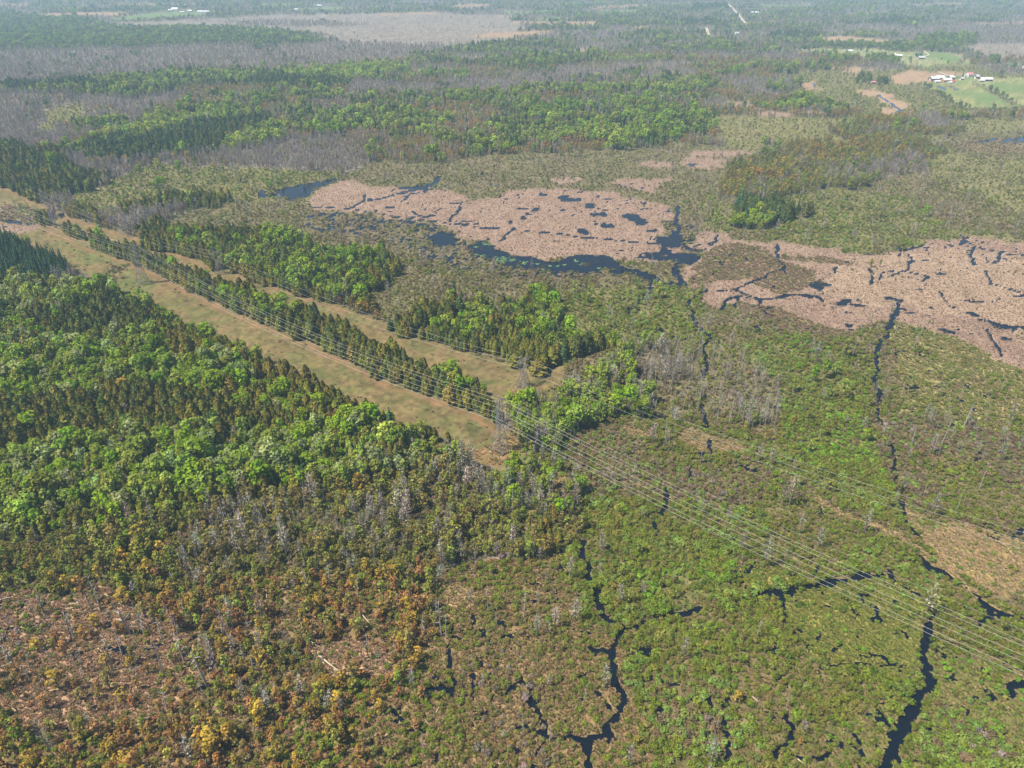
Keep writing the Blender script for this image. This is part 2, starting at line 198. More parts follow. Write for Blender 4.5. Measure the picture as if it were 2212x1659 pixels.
# --- farm country at the right
poly("green_thicket", "V", (1700, 165), (1900, 150), (2010, 140), (2150, 140), (2400, 140), (2400, 250), (2080, 250), (1860, 262), (1720, 200))
poly("yard", "V", (1660, 108), (1850, 105), (2070, 118), (2075, 140), (1930, 145), (1840, 128))
poly("green_field", "V", (2000, 112), (2040, 114), (2078, 128), (2060, 135), (1995, 126), sharp=True)
poly("far_leafy", "FB", (680, 330), (1400, 380), (1380, 500), (1180, 520), (760, 420))
poly("tan_field", "V", (1921, 167), (1966, 153), (2030, 160), (2040, 172), (2011, 178), (1936, 183), sharp=True)
poly("tan_field", "V", (1830, 149), (1883, 150), (1862, 161), (1836, 163))
poly("hay_field", "FA", (0, 420), (300, 400), (1100, 400), (1300, 300), (2500, 290), (4000, 330), (4000, 870), (2100, 870), (2000, 910), (920, 920), (600, 640), (200, 500), sharp=True)
poly("green_field", "FA", (920, 590), (1300, 620), (1850, 720), (1700, 880), (1250, 800), (900, 700))
poly("green_field", "FA", (1240, 410), (3800, 440), (3800, 620), (1700, 560))
poly("yard", "FA", (260, 250), (800, 220), (1620, 300), (1560, 400), (700, 420), (120, 410))
poly("tan_field", "FA", (440, 180), (700, 170), (1200, 220), (1000, 250), (640, 262), sharp=True)
poly("green_field", "FA", (1580, -10), (2100, -20), (4000, -20), (4000, 90), (2040, 70), sharp=True)
poly("bare", "FA", (1300, 60), (4000, 110), (4000, 190), (1500, 190))
poly("hedge", "FA", (1100, 370), (1170, 370), (2100, 860), (1980, 870), sharp=True)
poly("hedge", "FA", (130, 490), (200, 480), (1000, 950), (900, 970), sharp=True)
poly("hedge", "FA", (930, 930), (2000, 920), (2020, 960), (1050, 990))
poly("tan_field", "C2", (1450, 402), (1590, 388), (1722, 440), (1692, 492), (1640, 504), (1575, 432))
poly("tan_field", "C2", (1205, 360), (1332, 350), (1342, 388), (1250, 388))
poly("conifer", "FB", (550, 790), (860, 740), (880, 860), (1380, 800), (1390, 880), (1150, 900), (560, 850))
# --- pink marsh patches
for pts in ([(1611, 246), (1661, 240), (1700, 258), (1640, 262)], [(1456, 352), (1506, 340), (1576, 350), (1566, 370), (1471, 370)], [(1506, 331), (1606, 327), (1602, 337), (1510, 341)],
            [(1356, 352), (1396, 340), (1446, 350), (1406, 362)], [(1316, 206), (1376, 195), (1380, 203), (1320, 213)], [(1226, 113), (1280, 103), (1290, 107), (1255, 121)],
            [(1180, 388), (1240, 380), (1250, 392), (1190, 398)], [(1340, 398), (1440, 384), (1420, 420), (1350, 418)], [(1720, 242), (1772, 240), (1770, 248), (1722, 250)], [(1560, 222), (1640, 222), (1660, 236), (1590, 238)]):
    poly("cattail", "V", *pts)
# --- the corridors
CORR_UP = P("C3", (-200, 60), (30, 180), (200, 255), (330, 320), (470, 372), (640, 430), (870, 500), (1000, 560), (1170, 610), (1390, 690), (1570, 730), (1750, 800), (1900, 860), (2212, 955))
STRIP_LOW = P("C3", (230, 400), (450, 510), (590, 575), (800, 645), (1010, 725), (1200, 835), (1400, 930), (1700, 1060), (2000, 1180), (2212, 1275)) + [(822, 822), (950, 866), (1040, 897), (1075, 925)]
FOREST_EDGE = [(-60, 470), (-30, 500), (0, 520), (60, 542), (115, 560), (150, 582), (165, 590), (190, 610), (235, 634), (290, 652), (360, 695), (470, 742), (590, 800), (640, 824), (740, 870), (800, 902), (862, 937), (905, 962), (940, 978)]
corr = CORR_UP + [(766, 675), (841, 700), (901, 722), (961, 746), (1051, 776), (1118, 795), (1175, 806), (1208, 790), (1222, 800), (1215, 825), (1170, 850), (1120, 870), (1085, 900), (1075, 925), (1130, 955), (1142, 975), (1110, 998), (1060, 1004), (1010, 1002), (975, 988)] + FOREST_EDGE[::-1] + [(-300, 380), (-300, 300)]
PV.append(("corridor", np.array([v2w(*q) for q in corr]), True))
poly("brown_thicket", "C3", (400, 740), (600, 800), (640, 780), (800, 680), (760, 660), (590, 750), (480, 700))
poly("corridor_green", "C3", (560, 900), (680, 800), (820, 700), (1000, 780), (950, 880), (840, 860), (700, 880))
poly("corridor_green", "C3", (260, 560), (500, 500), (760, 640), (560, 640))
poly("cattail", "C3", (-100, 390), (60, 400), (250, 440), (120, 470), (-100, 470))
poly("mixed_marsh", "C3", (-100, 290), (140, 270), (300, 290), (420, 360), (250, 400), (0, 390))
poly("green_thicket", "C3", (170, 290), (250, 270), (290, 310), (210, 330))
poly("clearing", "D2", (900, 640), (1000, 660), (1230, 570), (1330, 640), (1240, 700), (1160, 765), (1000, 755), sharp=True)
poly("clearing", "D2", (1200, 300), (1560, 250), (1500, 280), (1330, 310), (1220, 320))
# --- strip of trees between the corridors
up = [(x, y - dy) for (x, y), dy in zip(STRIP_LOW, (13, 15, 20, 26, 31, 37, 42, 46, 50, 53, 56, 58, 54, 24))]
ST = STRIP_LOW[2:] + up[2:][::-1]
PV.append(("strip", np.array([v2w(*q) for q in ST]), True))
poly("strip", "C3", (225, 400), (290, 425), (320, 440), (300, 415), (240, 385), sharp=True)
poly("bare_near", "C3", (300, 425), (390, 450), (360, 425), (310, 410), sharp=True)
poly("strip", "C3", (410, 470), (470, 500), (580, 525), (570, 505), (480, 470), (430, 455), sharp=True)
# --- woods beyond the second corridor
poly("bare_near", "C3", (470, 372), (640, 430), (880, 500), (1010, 470), (1090, 420), (1130, 350), (900, 330), (700, 360), (560, 330))
poly("cedar", "C3", (455, 362), (640, 400), (680, 370), (560, 330), (480, 340))
poly("cedar", "C3", (760, 330), (860, 280), (1000, 270), (1240, 270), (1420, 250), (1410, 300), (1260, 320), (1000, 345), (840, 370))
poly("brown_shrub", "C3", (1100, 420), (1150, 340), (1400, 300), (1700, 260), (2212, 290), (2400, 400), (2300, 560), (1900, 500), (1500, 450))
poly("cedar_leafy", "V", (294, 513), (350, 500), (420, 508), (575, 522), (700, 540), (826, 556), (858, 574), (841, 604), (800, 642), (790, 682), (749, 668), (643, 637), (592, 617), (531, 594), (470, 583), (396, 553), (338, 536))
poly("cedar", "V", (294, 513), (345, 502), (380, 520), (440, 560), (560, 590), (640, 625), (700, 648), (749, 667), (643, 637), (592, 617), (531, 594), (470, 583), (396, 553), (338, 536))
poly("mixed_leafy", "V", (565, 520), (610, 512), (655, 520), (650, 538), (580, 538))
poly("brown_shrub", "V", (860, 575), (960, 530), (1080, 560), (1200, 600), (1210, 625), (1090, 650), (960, 668), (900, 690), (840, 705), (795, 690), (800, 645), (842, 605))
poly("cedar", "V", (841, 717), (900, 692), (960, 674), (1068, 664), (1070, 676), (1000, 692), (930, 714), (902, 736))
poly("clearing", "V", (905, 728), (935, 712), (1010, 692), (1072, 676), (1075, 686), (1020, 694), (960, 712), (920, 730), sharp=True)
poly("cedar_leafy", "V", (925, 730), (970, 710), (1020, 697), (1070, 690), (1085, 668), (1120, 652), (1190, 642), (1222, 670), (1218, 700), (1200, 722), (1310, 742), (1330, 752), (1250, 765), (1200, 775), (1175, 804), (1118, 794), (1051, 775), (961, 744))
poly("cedar", "V", (990, 752), (1060, 735), (1130, 750), (1200, 760), (1195, 785), (1172, 804), (1118, 794), (1051, 775))
# --- the left woods
poly("mixed", "V", (-600, 640), (-100, 640), (0, 660), (235, 634), (290, 652), (360, 695), (470, 742), (590, 800), (640, 824), (740, 870), (800, 902), (862, 937), (905, 962), (940, 978), (905, 1020), (800, 1060), (575, 1090), (440, 1110), (203, 1170), (0, 1180), (-600, 1250), sharp=True)
poly("spruce", "V", (-600, 470), (-40, 506), (0, 525), (60, 545), (115, 562), (150, 584), (160, 600), (110, 615), (60, 640), (0, 655), (-600, 700), sharp=True)
poly("mixed_leafy", "V", (-400, 665), (60, 625), (150, 612), (220, 640), (120, 665), (30, 690), (-60, 720), (-400, 760))
poly("cedar_far", "V", (40, 720), (90, 680), (190, 655), (265, 645), (300, 665), (360, 705), (330, 720), (220, 735), (120, 750))
poly("mixed_leafy", "V", (-400, 770), (60, 745), (170, 770), (280, 800), (330, 790), (420, 800), (470, 770), (560, 815), (520, 850), (400, 850), (250, 850), (120, 870), (-400, 900))
poly("cedar", "V", (120, 880), (300, 860), (480, 880), (560, 905), (600, 960), (480, 975), (300, 950), (100, 980), (-200, 1000), (-300, 940))
poly("mixed_leafy", "V", (-400, 1030), (60, 1010), (230, 990), (420, 1000), (560, 975), (660, 950), (780, 935), (860, 950), (930, 985), (880, 1025), (760, 1045), (600, 1060), (440, 1085), (240, 1130), (-400, 1190))
# --- the swamp and thickets of the near ground
poly("sapling", "V", (1085, 905), (1120, 880), (1190, 878), (1252, 836), (1330, 758), (1420, 740), (1520, 770), (1560, 840), (1520, 905), (1440, 920), (1340, 900), (1260, 930), (1200, 985), (1130, 985), (1145, 960))
poly("snags", "V", (1340, 790), (1420, 745), (1600, 770), (1690, 830), (1690, 915), (1590, 925), (1480, 915), (1400, 900))
poly("green_thicket", "V", (1190, 640), (1400, 610), (1530, 640), (1490, 700), (1560, 745), (1750, 730), (1860, 770), (1890, 900), (1880, 960), (1760, 960), (1680, 930), (1690, 830), (1600, 770), (1420, 740), (1330, 752), (1215, 715))
poly("brown_thicket", "V", (1500, 700), (1640, 690), (1800, 720), (1900, 700), (1930, 760), (1900, 800), (1740, 720), (1580, 745))
poly("brown_thicket", "V", (1860, 760), (1960, 690), (2040, 740), (2400, 840), (2700, 900), (2700, 1250), (2280, 1160), (2020, 1120), (1940, 1080), (1890, 960))
poly("wet_meadow", "V", (1915, 715), (1950, 700), (2060, 715), (2230, 780), (2500, 850), (2500, 960), (2230, 950), (2060, 900), (1930, 890))
poly("brown_thicket", "V", (1220, 985), (1260, 930), (1340, 900), (1480, 915), (1590, 925), (1760, 960), (1890, 960), (1945, 1085), (1990, 1170), (1760, 1150), (1560, 1090), (1400, 1080), (1280, 1060))
poly("green_thicket", "V", (1590, 960), (1700, 950), (1880, 960), (1940, 1080), (1980, 1160), (1880, 1130), (1760, 1070), (1640, 1010))
poly("grey_dead", "V", (-600, 1250), (0, 1165), (203, 1160), (440, 1100), (575, 1080), (800, 1050), (905, 1015), (960, 985), (1040, 1010), (1150, 1040), (1250, 1080), (1270, 1150), (1220, 1210), (1080, 1210), (950, 1215), (780, 1240), (560, 1260), (330, 1300), (-600, 1330))
poly("sapling", "V", (1040, 1020), (1130, 995), (1200, 990), (1260, 1040), (1270, 1110), (1180, 1120), (1080, 1090))
poly("thicket", "V", (1210, 1210), (1270, 1140), (1270, 1070), (1400, 1080), (1560, 1090), (1760, 1150), (1990, 1175), (2110, 1270), (2300, 1340), (2900, 1500), (2900, 1900), (1100, 1900), (1200, 1500), (1240, 1330))
poly("green_thicket", "V", (1350, 1190), (1450, 1160), (1560, 1190), (1640, 1240), (1600, 1290), (1440, 1320), (1360, 1270))
poly("tussock", "V", (930, 1225), (1080, 1215), (1210, 1205), (1260, 1330), (1330, 1400), (1340, 1500), (1420, 1600), (1400, 1900), (700, 1900), (800, 1659), (860, 1480), (930, 1400))
poly("swamp_orange", "V", (-600, 1290), (330, 1290), (560, 1250), (780, 1235), (940, 1225), (960, 1330), (930, 1420), (890, 1480), (860, 1560), (820, 1659), (800, 1950), (-600, 1950))
poly("swamp_open", "D4", (-1500, 260), (0, 240), (380, 270), (600, 200), (800, 270), (930, 420), (1100, 480), (1340, 560), (1340, 760), (1250, 880), (1030, 1060), (900, 1090), (600, 1090), (300, 1080), (0, 1000), (-1500, 1000))
poly("swamp_open", "D5", (0, 600), (120, 540), (320, 560), (480, 600), (520, 740), (340, 780), (100, 760))
poly("sedge", "D5", (830, 200), (920, 170), (1040, 240), (1000, 330), (860, 340))
poly("green_thicket", "D5", (1800, 60), (2100, -60), (2300, 60), (2300, 380), (1960, 440), (1800, 300))
poly("fen", "D6", (570, 80), (760, 80), (900, 130), (1000, 185), (760, 195), (600, 180))
poly("fen", "D6", (430, 170), (520, 165), (630, 240), (560, 260), (450, 230))
poly("fen", "D6", (800, 260), (1050, 200), (1390, 150), (1600, 240), (1630, 400), (1640, 560), (1590, 700), (1450, 720), (1200, 660), (1000, 640), (880, 560), (830, 400))
poly("bog_bush", "D6", (1700, 560), (2000, 640), (2700, 900), (2700, 1200), (2100, 1150), (1800, 900), (1690, 780))
poly("bog_bush", "D6", (1000, 1000), (1300, 900), (1500, 960), (1450, 1100), (1250, 1180), (1040, 1120))
poly("sedge", "D3", (1480, 780), (1700, 870), (2212, 990), (2900, 1180), (2900, 1420), (2212, 1300), (1900, 1250), (1700, 1150), (1570, 1000), (1500, 860))
poly("green_thicket", "D3", (1540, 850), (1640, 860), (1800, 900), (1700, 920), (1580, 890))
poly("sedge", "D3", (180, 360), (260, 340), (400, 385), (570, 425), (520, 450), (400, 470), (300, 470), (200, 420))
poly("sedge", "D2", (1440, 780), (1560, 800), (1690, 830), (1680, 920), (1540, 930), (1460, 860))
poly("sedge", "D3", (960, 740), (1200, 870), (1420, 960), (1640, 1090), (1850, 1250), (2100, 1400), (2060, 1420), (1820, 1270), (1600, 1110), (1380, 985), (1180, 890), (950, 770))
poly("sedge", "D2", (1880, 510), (1920, 500), (2080, 580), (2140, 610), (2060, 600), (1940, 560))
# --- the cattail marsh and its ponds
poly("cattail", "C4", (-60, 270), (0, 180), (110, 110), (260, 105), (400, 155), (560, 160), (640, 175), (760, 185), (840, 262), (1000, 232), (1130, 192), (1250, 172), (1640, 182), (1680, 222), (1850, 242), (2050, 272), (2050, 330), (1980, 350), (1990, 400), (1940, 440), (1990, 470), (2180, 510), (2060, 560), (1980, 600), (1890, 600), (1740, 580), (1700, 550), (1420, 560), (1100, 550), (1040, 500), (960, 460), (780, 450), (780, 400), (700, 360), (400, 320), (150, 285))
poly("cattail", "C4", (1060, 530), (1240, 480), (1400, 500), (1540, 545), (1380, 565), (1180, 570))
poly("cattail", "C5", (60, 520), (120, 455), (260, 480), (320, 472), (340, 520), (600, 545), (640, 530), (980, 542), (1020, 592), (1250, 602), (1450, 535), (1600, 522), (1800, 490), (2000, 490), (2212, 520), (3000, 600), (3000, 1600), (2212, 1330), (2080, 1272), (1800, 1122), (1560, 1060), (1400, 1032), (1200, 1045), (1150, 1100), (900, 1110), (760, 1050), (560, 1000), (420, 960), (270, 960), (100, 910), (180, 830), (60, 810), (0, 820), (0, 690), (100, 640), (180, 560))
poly("cattail_pale", "C5", (1080, 620), (1400, 590), (1800, 560), (2212, 600), (3000, 700), (3000, 1500), (2212, 1200), (1900, 1000), (1500, 960), (1200, 950), (900, 860), (950, 760))
poly("mixed_marsh", "C5", (160, 560), (380, 540), (560, 580), (640, 660), (800, 700), (820, 800), (640, 850), (520, 800), (470, 760), (260, 790), (60, 800), (40, 700), (130, 640))
poly("mixed_marsh", "C5", (400, 930), (620, 940), (900, 1040), (1150, 1090), (1100, 1130), (880, 1110), (600, 1050), (420, 1020))
poly("mixed_marsh", "C5", (640, 620), (900, 625), (1150, 660), (1100, 690), (860, 660), (660, 650))
poly("brown_shrub", "C5", (320, 480), (480, 455), (640, 500), (600, 540), (360, 520))
poly("wet_shrub", "C4", (0, 290), (150, 290), (400, 325), (700, 365), (780, 400), (780, 450), (840, 500), (880, 545), (950, 595), (1060, 625), (1000, 660), (700, 640), (560, 560), (430, 500), (250, 440), (60, 420), (-100, 380))
poly("wet_shrub", "C4", (480, 400), (700, 370), (790, 430), (840, 500), (640, 520), (520, 470))
poly("wet_shrub", "C4", (1000, 620), (1200, 640), (1500, 650), (1700, 650), (1900, 700), (1900, 760), (1700, 690), (1500, 690), (1250, 690), (1050, 670))
poly("wet_shrub", "C4", (1960, 340), (2050, 330), (2160, 340), (2212, 400), (2150, 470), (2060, 480), (1950, 430), (1990, 395))
poly("water", "C4", (850, 500), (930, 474), (1000, 480), (1050, 520), (1090, 548), (1200, 560), (1300, 590), (1420, 562), (1560, 556), (1640, 545), (1720, 562), (1740, 592), (1700, 640), (1500, 648), (1350, 655), (1180, 632), (1060, 612), (950, 585), (890, 540))
poly("water", "C4", (620, 490), (640, 440), (700, 400), (770, 430), (770, 450), (690, 490))
poly("water", "C4", (1900, 545), (1960, 532), (2010, 560), (2160, 530), (2170, 560), (2090, 600), (2000, 580), (1940, 570))
poly("water", "C4", (1950, 442), (2050, 432), (2080, 480), (2212, 490), (2150, 505), (2080, 510), (1990, 480))
poly("water", "C4", (1640, 612), (1800, 645), (1950, 690), (2080, 716), (2098, 735), (2000, 722), (1880, 705), (1700, 662))
for pts in ([(1296, 208), (1330, 206), (1358, 214), (1330, 220)], [(1138, 332), (1170, 328), (1188, 344), (1150, 350)], [(1225, 270), (1262, 264), (1284, 290), (1250, 292)], [(1420, 228), (1500, 226), (1510, 238), (1440, 238)],
            [(1548, 252), (1590, 248), (1606, 262), (1562, 268)], [(1628, 298), (1650, 296), (1660, 308), (1636, 310)], [(1750, 302), (1840, 306), (1862, 332), (1800, 352), (1770, 326)], [(1858, 384), (1940, 380), (1944, 392), (1870, 396)],
            [(1590, 362), (1690, 352), (1700, 360), (1620, 372)], [(1488, 410), (1512, 404), (1516, 424), (1494, 428)], [(1080, 362), (1100, 360), (1096, 380), (1076, 384)]):
    poly("water", "C4", *pts)
for pts in ([(800, 792), (850, 763), (890, 790), (950, 800), (905, 820), (896, 868), (880, 832)], [(935, 902), (1010, 898), (1112, 916), (1100, 924), (960, 922)], [(1145, 905), (1180, 920), (1190, 938), (1160, 930)], [(1336, 914), (1424, 912), (1404, 928), (1350, 926)],
            [(1750, 948), (1812, 946), (1866, 978), (1790, 974)], [(1810, 1000), (1900, 1022), (1880, 1032), (1820, 1010)], [(1900, 1022), (2000, 1026), (2070, 1064), (2000, 1070), (1920, 1060)], [(1690, 1060), (1740, 1058), (1750, 1072), (1710, 1076)],
            [(1970, 1130), (2010, 1128), (2094, 1146), (2010, 1160)], [(1716, 910), (1756, 930), (1740, 938)], [(1345, 545), (1366, 528), (1372, 548), (1352, 556)]):
    poly("water", "C5", *pts)
poly("water", "C3", (1600, 178), (1640, 196), (1700, 215), (1760, 196), (1830, 168), (1930, 150), (2110, 118), (2020, 188), (1930, 260), (1870, 272), (1740, 238), (1650, 212))
poly("water", "C3", (262, 312), (330, 318), (400, 345), (360, 362), (300, 350), (255, 358))
poly("water", "C3", (20, 360), (60, 370), (130, 390), (200, 412), (150, 408), (60, 388))
poly("water", "C4", (470, 158), (560, 165), (640, 140), (660, 130), (655, 145), (560, 180), (500, 170))
poly("water", "D3", (268, 458), (320, 480), (352, 490), (432, 506), (350, 512), (300, 512), (280, 490))
poly("water", "C2", (1552, 505), (1600, 498), (1610, 512), (1560, 518))
for pts in ([(345, 440), (420, 440), (640, 540), (560, 536)], [(590, 432), (660, 440), (900, 546), (820, 544)]):
    poly("water", "FA", *pts, sharp=True)
for pts in ([(2000, 600), (2060, 590), (2080, 610), (2020, 620)], [(2110, 596), (2170, 590), (2212, 606), (2140, 612)], [(1960, 610), (1990, 604), (1996, 616)]):
    poly("water", "C2", *pts)

CH = []    # water channels: (world polyline, half width)
def chan(w, crop, *pts):
    CH.append((PW(crop, *pts), w * 0.5))
chan(2.5, "C4", (1040, 465), (1090, 420), (1110, 392))
chan(4, "C4", (180, 275), (240, 240), (330, 230), (440, 200), (560, 172)); chan(7, "C4", (560, 172), (650, 140), (682, 98))
chan(3, "C4", (240, 240), (255, 200)); chan(2.2, "C4", (0, 265), (150, 277), (400, 322), (640, 352), (900, 385), (1090, 402), (1300, 418), (1500, 442), (1800, 472), (2000, 488))
chan(4, "C4", (2062, 265), (2058, 470)); chan(5, "C4", (2062, 600), (2048, 650), (2070, 700), (2092, 732)); chan(2.5, "C4", (750, 355), (770, 320), (800, 290), (812, 262))
chan(3, "C4", (540, 300), (600, 330), (650, 320)); chan(3, "C4", (1900, 730), (1880, 780), (1840, 810), (1760, 900))
chan(2.5, "C5", (260, 478), (240, 520), (100, 562)); chan(3, "C5", (620, 540), (640, 600), (660, 660), (690, 722)); chan(2.2, "C5", (100, 890), (180, 832), (380, 830), (470, 775), (570, 740), (660, 700))
chan(3, "C5", (380, 835), (440, 862), (540, 892), (620, 880), (720, 858), (880, 872), (930, 905)); chan(3, "C5", (1420, 918), (1390, 1000), (1310, 1130), (1260, 1260), (1260, 1400), (1285, 1560)); chan(3.5, "C5", (1110, 918), (1180, 932))
chan(4, "C5", (2060, 1066), (2212, 1076), (2600, 1100)); chan(2.5, "C5", (1980, 1080), (2000, 1130), (2040, 1240)); chan(3, "C5", (1810, 485), (1900, 545), (1882, 600), (1880, 665)); chan(2.5, "C5", (1900, 545), (1950, 565), (2080, 590))
chan(2.5, "C5", (1395, 568), (1440, 582), (1560, 545)); chan(2, "C5", (1470, 600), (1490, 650), (1450, 715)); chan(2.2, "C5", (1220, 690), (1250, 740), (1228, 795)); chan(2, "C5", (1290, 770), (1330, 715), (1440, 712)); chan(1.6, "C5", (1480, 720), (1600, 745), (1560, 770))
chan(2.5, "C5", (270, 960), (300, 900), (400, 872), (460, 888)); chan(2, "C5", (360, 940), (400, 880)); chan(2.5, "C5", (540, 892), (550, 985)); chan(2.2, "C5", (1960, 710), (2000, 790), (2100, 830), (2212, 850)); chan(1.8, "C5", (1000, 690), (980, 715), (1030, 680))
chan(2.6, "C5", (70, 900), (90, 980), (100, 1060), (210, 1130), (160, 1210), (190, 1340), (150, 1400)); chan(2.2, "C5", (510, 1060), (512, 1110)); chan(2, "C5", (2080, 600), (2000, 660), (2010, 640)); chan(3, "C5", (2120, 608), (2400, 620)); chan(2.5, "C5", (2140, 860), (2300, 870)); chan(2, "C5", (1720, 905), (1680, 850)); chan(1.8, "C5", (1850, 900), (2000, 910), (2100, 880))
chan(3.0, "D6", (1600, 300), (1640, 340), (1660, 430), (1668, 500)); chan(4.4, "D6", (1668, 500), (1640, 560), (1620, 640), (1630, 730), (1672, 768), (1620, 812)); chan(3.8, "D6", (1620, 812), (1562, 870), (1550, 960), (1540, 1050), (1470, 1122), (1420, 1200), (1385, 1270), (1300, 1400))
chan(2.6, "D6", (-40, 378), (60, 372), (130, 370), (280, 332)); chan(3.0, "D6", (500, 295), (620, 255), (680, 238), (790, 236), (940, 210), (1080, 180), (1220, 150), (1400, 138)); chan(1.8, "D6", (455, 100), (520, 96), (645, 68)); chan(1.6, "D6", (425, 165), (510, 155)); chan(1.8, "D6", (480, 110), (512, 156), (570, 195), (650, 242))
chan(1.8, "D6", (790, 240), (800, 300), (795, 400)); chan(2.6, "D6", (1435, 120), (1460, 160), (1490, 200), (1570, 245)); chan(4.5, "D6", (1575, 30), (1640, 88), (1720, 118), (1830, 182)); chan(1.8, "D6", (1830, 182), (1960, 270), (2060, 360), (2212, 400))
chan(2.2, "D6", (1670, 515), (1800, 542), (1900, 575), (1920, 620)); chan(3.5, "D6", (1975, 318), (2028, 345), (2030, 400), (1960, 420)); chan(2.2, "D6", (770, 955), (830, 1040), (790, 1120), (755, 1200)); chan(2.4, "D6", (690, 582), (745, 535)); chan(1.6, "D6", (1030, 722), (1045, 680), (1100, 650), (1270, 652), (1480, 675)); chan(1.5, "D6", (430, 980), (480, 1120), (500, 1260)); chan(1.7, "D6", (870, 1190), (1000, 1210), (1060, 1170)); chan(1.5, "D6", (320, 820), (345, 900))
chan(2.8, "D5", (1690, -40), (1722, 90), (1718, 180)); chan(3.4, "D5", (1770, 240), (1800, 390), (1830, 432), (1930, 450), (1922, 520), (1888, 600), (1890, 730)); chan(3.2, "D5", (1905, 755), (1922, 850), (1945, 920), (1910, 985), (1870, 1080), (1815, 1150)); chan(3.0, "D5", (1815, 1150), (1720, 1180), (1742, 1380), (1750, 1500)); chan(2.6, "D5", (1460, 1160), (1600, 1160), (1720, 1180)); chan(2.2, "D5", (1930, 470), (2000, 460), (2100, 415), (2220, 398))
chan(1.5, "D5", (845, 450), (838, 720)); chan(2.4, "D5", (650, 890), (800, 840), (850, 885)); chan(2.2, "D5", (1180, 872), (1280, 800), (1350, 870), (1400, 1000), (1440, 1080), (1460, 1160)); chan(2.4, "D5", (1280, 1090), (1440, 1135)); chan(2, "D5", (1330, 190), (1400, 200)); chan(1.6, "D5", (1370, 1270), (1460, 1200)); chan(1.8, "D5", (1660, 510), (1720, 530)); chan(1.4, "D5", (300, 960), (440, 1010), (560, 1060)); chan(1.6, "D5", (860, 540), (940, 540))
chan(2.6, "D3", (300, 512), (235, 552), (235, 640)); chan(3, "D3", (348, 400), (352, 470)); chan(2.4, "D3", (490, 542), (610, 580)); chan(2.4, "D3", (790, 640), (920, 652)); chan(2.2, "D3", (1460, 765), (1500, 850), (1560, 960), (1580, 1000)); chan(2.6, "D3", (1430, 430), (1442, 520), (1430, 650)); chan(2.2, "D3", (1330, 0), (1350, 130), (1362, 300)); chan(2.4, "D3", (95, 730), (55, 900), (48, 970)); chan(2.4, "D3", (960, 760), (1000, 830)); chan(2, "D3", (2100, 1000), (2000, 960)); chan(2, "D3", (2140, 960), (2300, 900)); chan(1.5, "D3", (1880, 500), (1980, 470)); chan(2.5, "D3", (320, 190), (330, 330))
chan(1.6, "D4", (-40, 495), (150, 460), (300, 430), (480, 370)); chan(2.0, "D4", (960, 592), (1100, 552), (1200, 530), (1350, 485)); chan(2, "D4", (700, 600), (830, 620)); chan(2, "D4", (900, 1120), (880, 1160))
chan(9, "C2", (1580, 410), (1640, 450), (1682, 478), (1650, 492), (1638, 496)); chan(8, "C2", (1300, 358), (1310, 372), (1326, 386))
chan(4, "D2", (1180, 1070), (1230, 1090)); chan(2.5, "D2", (2200, 900), (2180, 1090), (2160, 1190)); chan(2, "D2", (1290, 1190), (1300, 1160)); chan(2.4, "D2", (1550, 1050), (1555, 1090)); chan(2.2, "D2", (1690, 1250), (1700, 1350)); chan(2.2, "D2", (830, 1310), (850, 1350)); chan(2.5, "D2", (1050, 1190), (1130, 1200))

# ------------------------------------------------------------------ the ground as one fan of cells, sorted into cover classes
def in_poly(px, py, poly):
    inside = np.zeros(px.shape, bool)
    n = len(poly)
    for a in range(n):
        x1, y1 = poly[a]; x2, y2 = poly[(a + 1) % n]
        if y1 == y2: continue
        c = ((py < y1) != (py < y2)) & (px < (x2 - x1) * (py - y1) / (y2 - y1) + x1)
        inside ^= c
    return inside
VX = np.arange(-420, 2640, 3.3); VYR = np.concatenate([np.arange(1840, 120, -3.0), np.arange(120, -12, -2.0)])
gx, gy = np.meshgrid(VX, VYR)
_x = (gx - VCX) / VF; _y = -(gy - VCY) / VF
_k = CAM_H / np.maximum(SP - _y * CP, 0.02)
WX = _x * _k; WY = (CP + _y * SP) * _k
NR, NC = WX.shape
fx, fy = WX.ravel(), WY.ravel()
dist = np.hypot(fx, fy)
amp = np.clip(dist * 0.02, 4, 40)
wav = np.clip(dist * 0.05, 14, 90)
wpx = fx + (fbm(fx / 16 + 5, fy / 16, 31, 3) - .5) * amp * 1.3 + (fbm(fx / 60, fy / 60 + 9, 37, 2) - .5) * amp * 2.2
wpy = fy + (fbm(fx / 16 - 8, fy / 16, 41, 3) - .5) * amp * 1.3 + (fbm(fx / 60, fy / 60 - 4, 47, 2) - .5) * amp * 2.2
spx = fx + (vnoise(fx / 9, fy / 9, 51) - .5) * 5; spy = fy + (vnoise(fx / 9, fy / 9, 52) - .5) * 5
KL = np.full(fx.shape, CL["budding"]["i"], np.int16)
for name, pg, sharp in PV:
    ax, ay = (spx, spy) if sharp else (wpx, wpy)
    m = (ax > pg[:, 0].min()) & (ax < pg[:, 0].max()) & (ay > pg[:, 1].min()) & (ay < pg[:, 1].max())
    idx = np.nonzero(m)[0]
    if len(idx):
        KL[idx[in_poly(ax[idx], ay[idx], pg)]] = CL[name]["i"]
patch = np.clip((fbm(fx / 170 + 3, fy / 110, 301, 3) - .5) * 2.4 + .5, 0, 1); patch2 = fbm(fx / 90 - 5, fy / 60, 307, 3)
for src in ("budding", "far_mix"):
    m = (KL == CL[src]["i"])
    KL[m & (patch < .36)] = CL["bare"]["i"]; KL[m & (patch > .84) & (patch2 > .54)] = CL["lime"]["i"]; KL[m & (patch > .70) & (patch2 < .38)] = CL["leafy_spruce"]["i"]
    KL[m & (patch > .40) & (patch < .52) & (patch2 < .47)] = CL["orange"]["i"]; KL[m & (patch2 > .64)] = CL["ridge"]["i"]
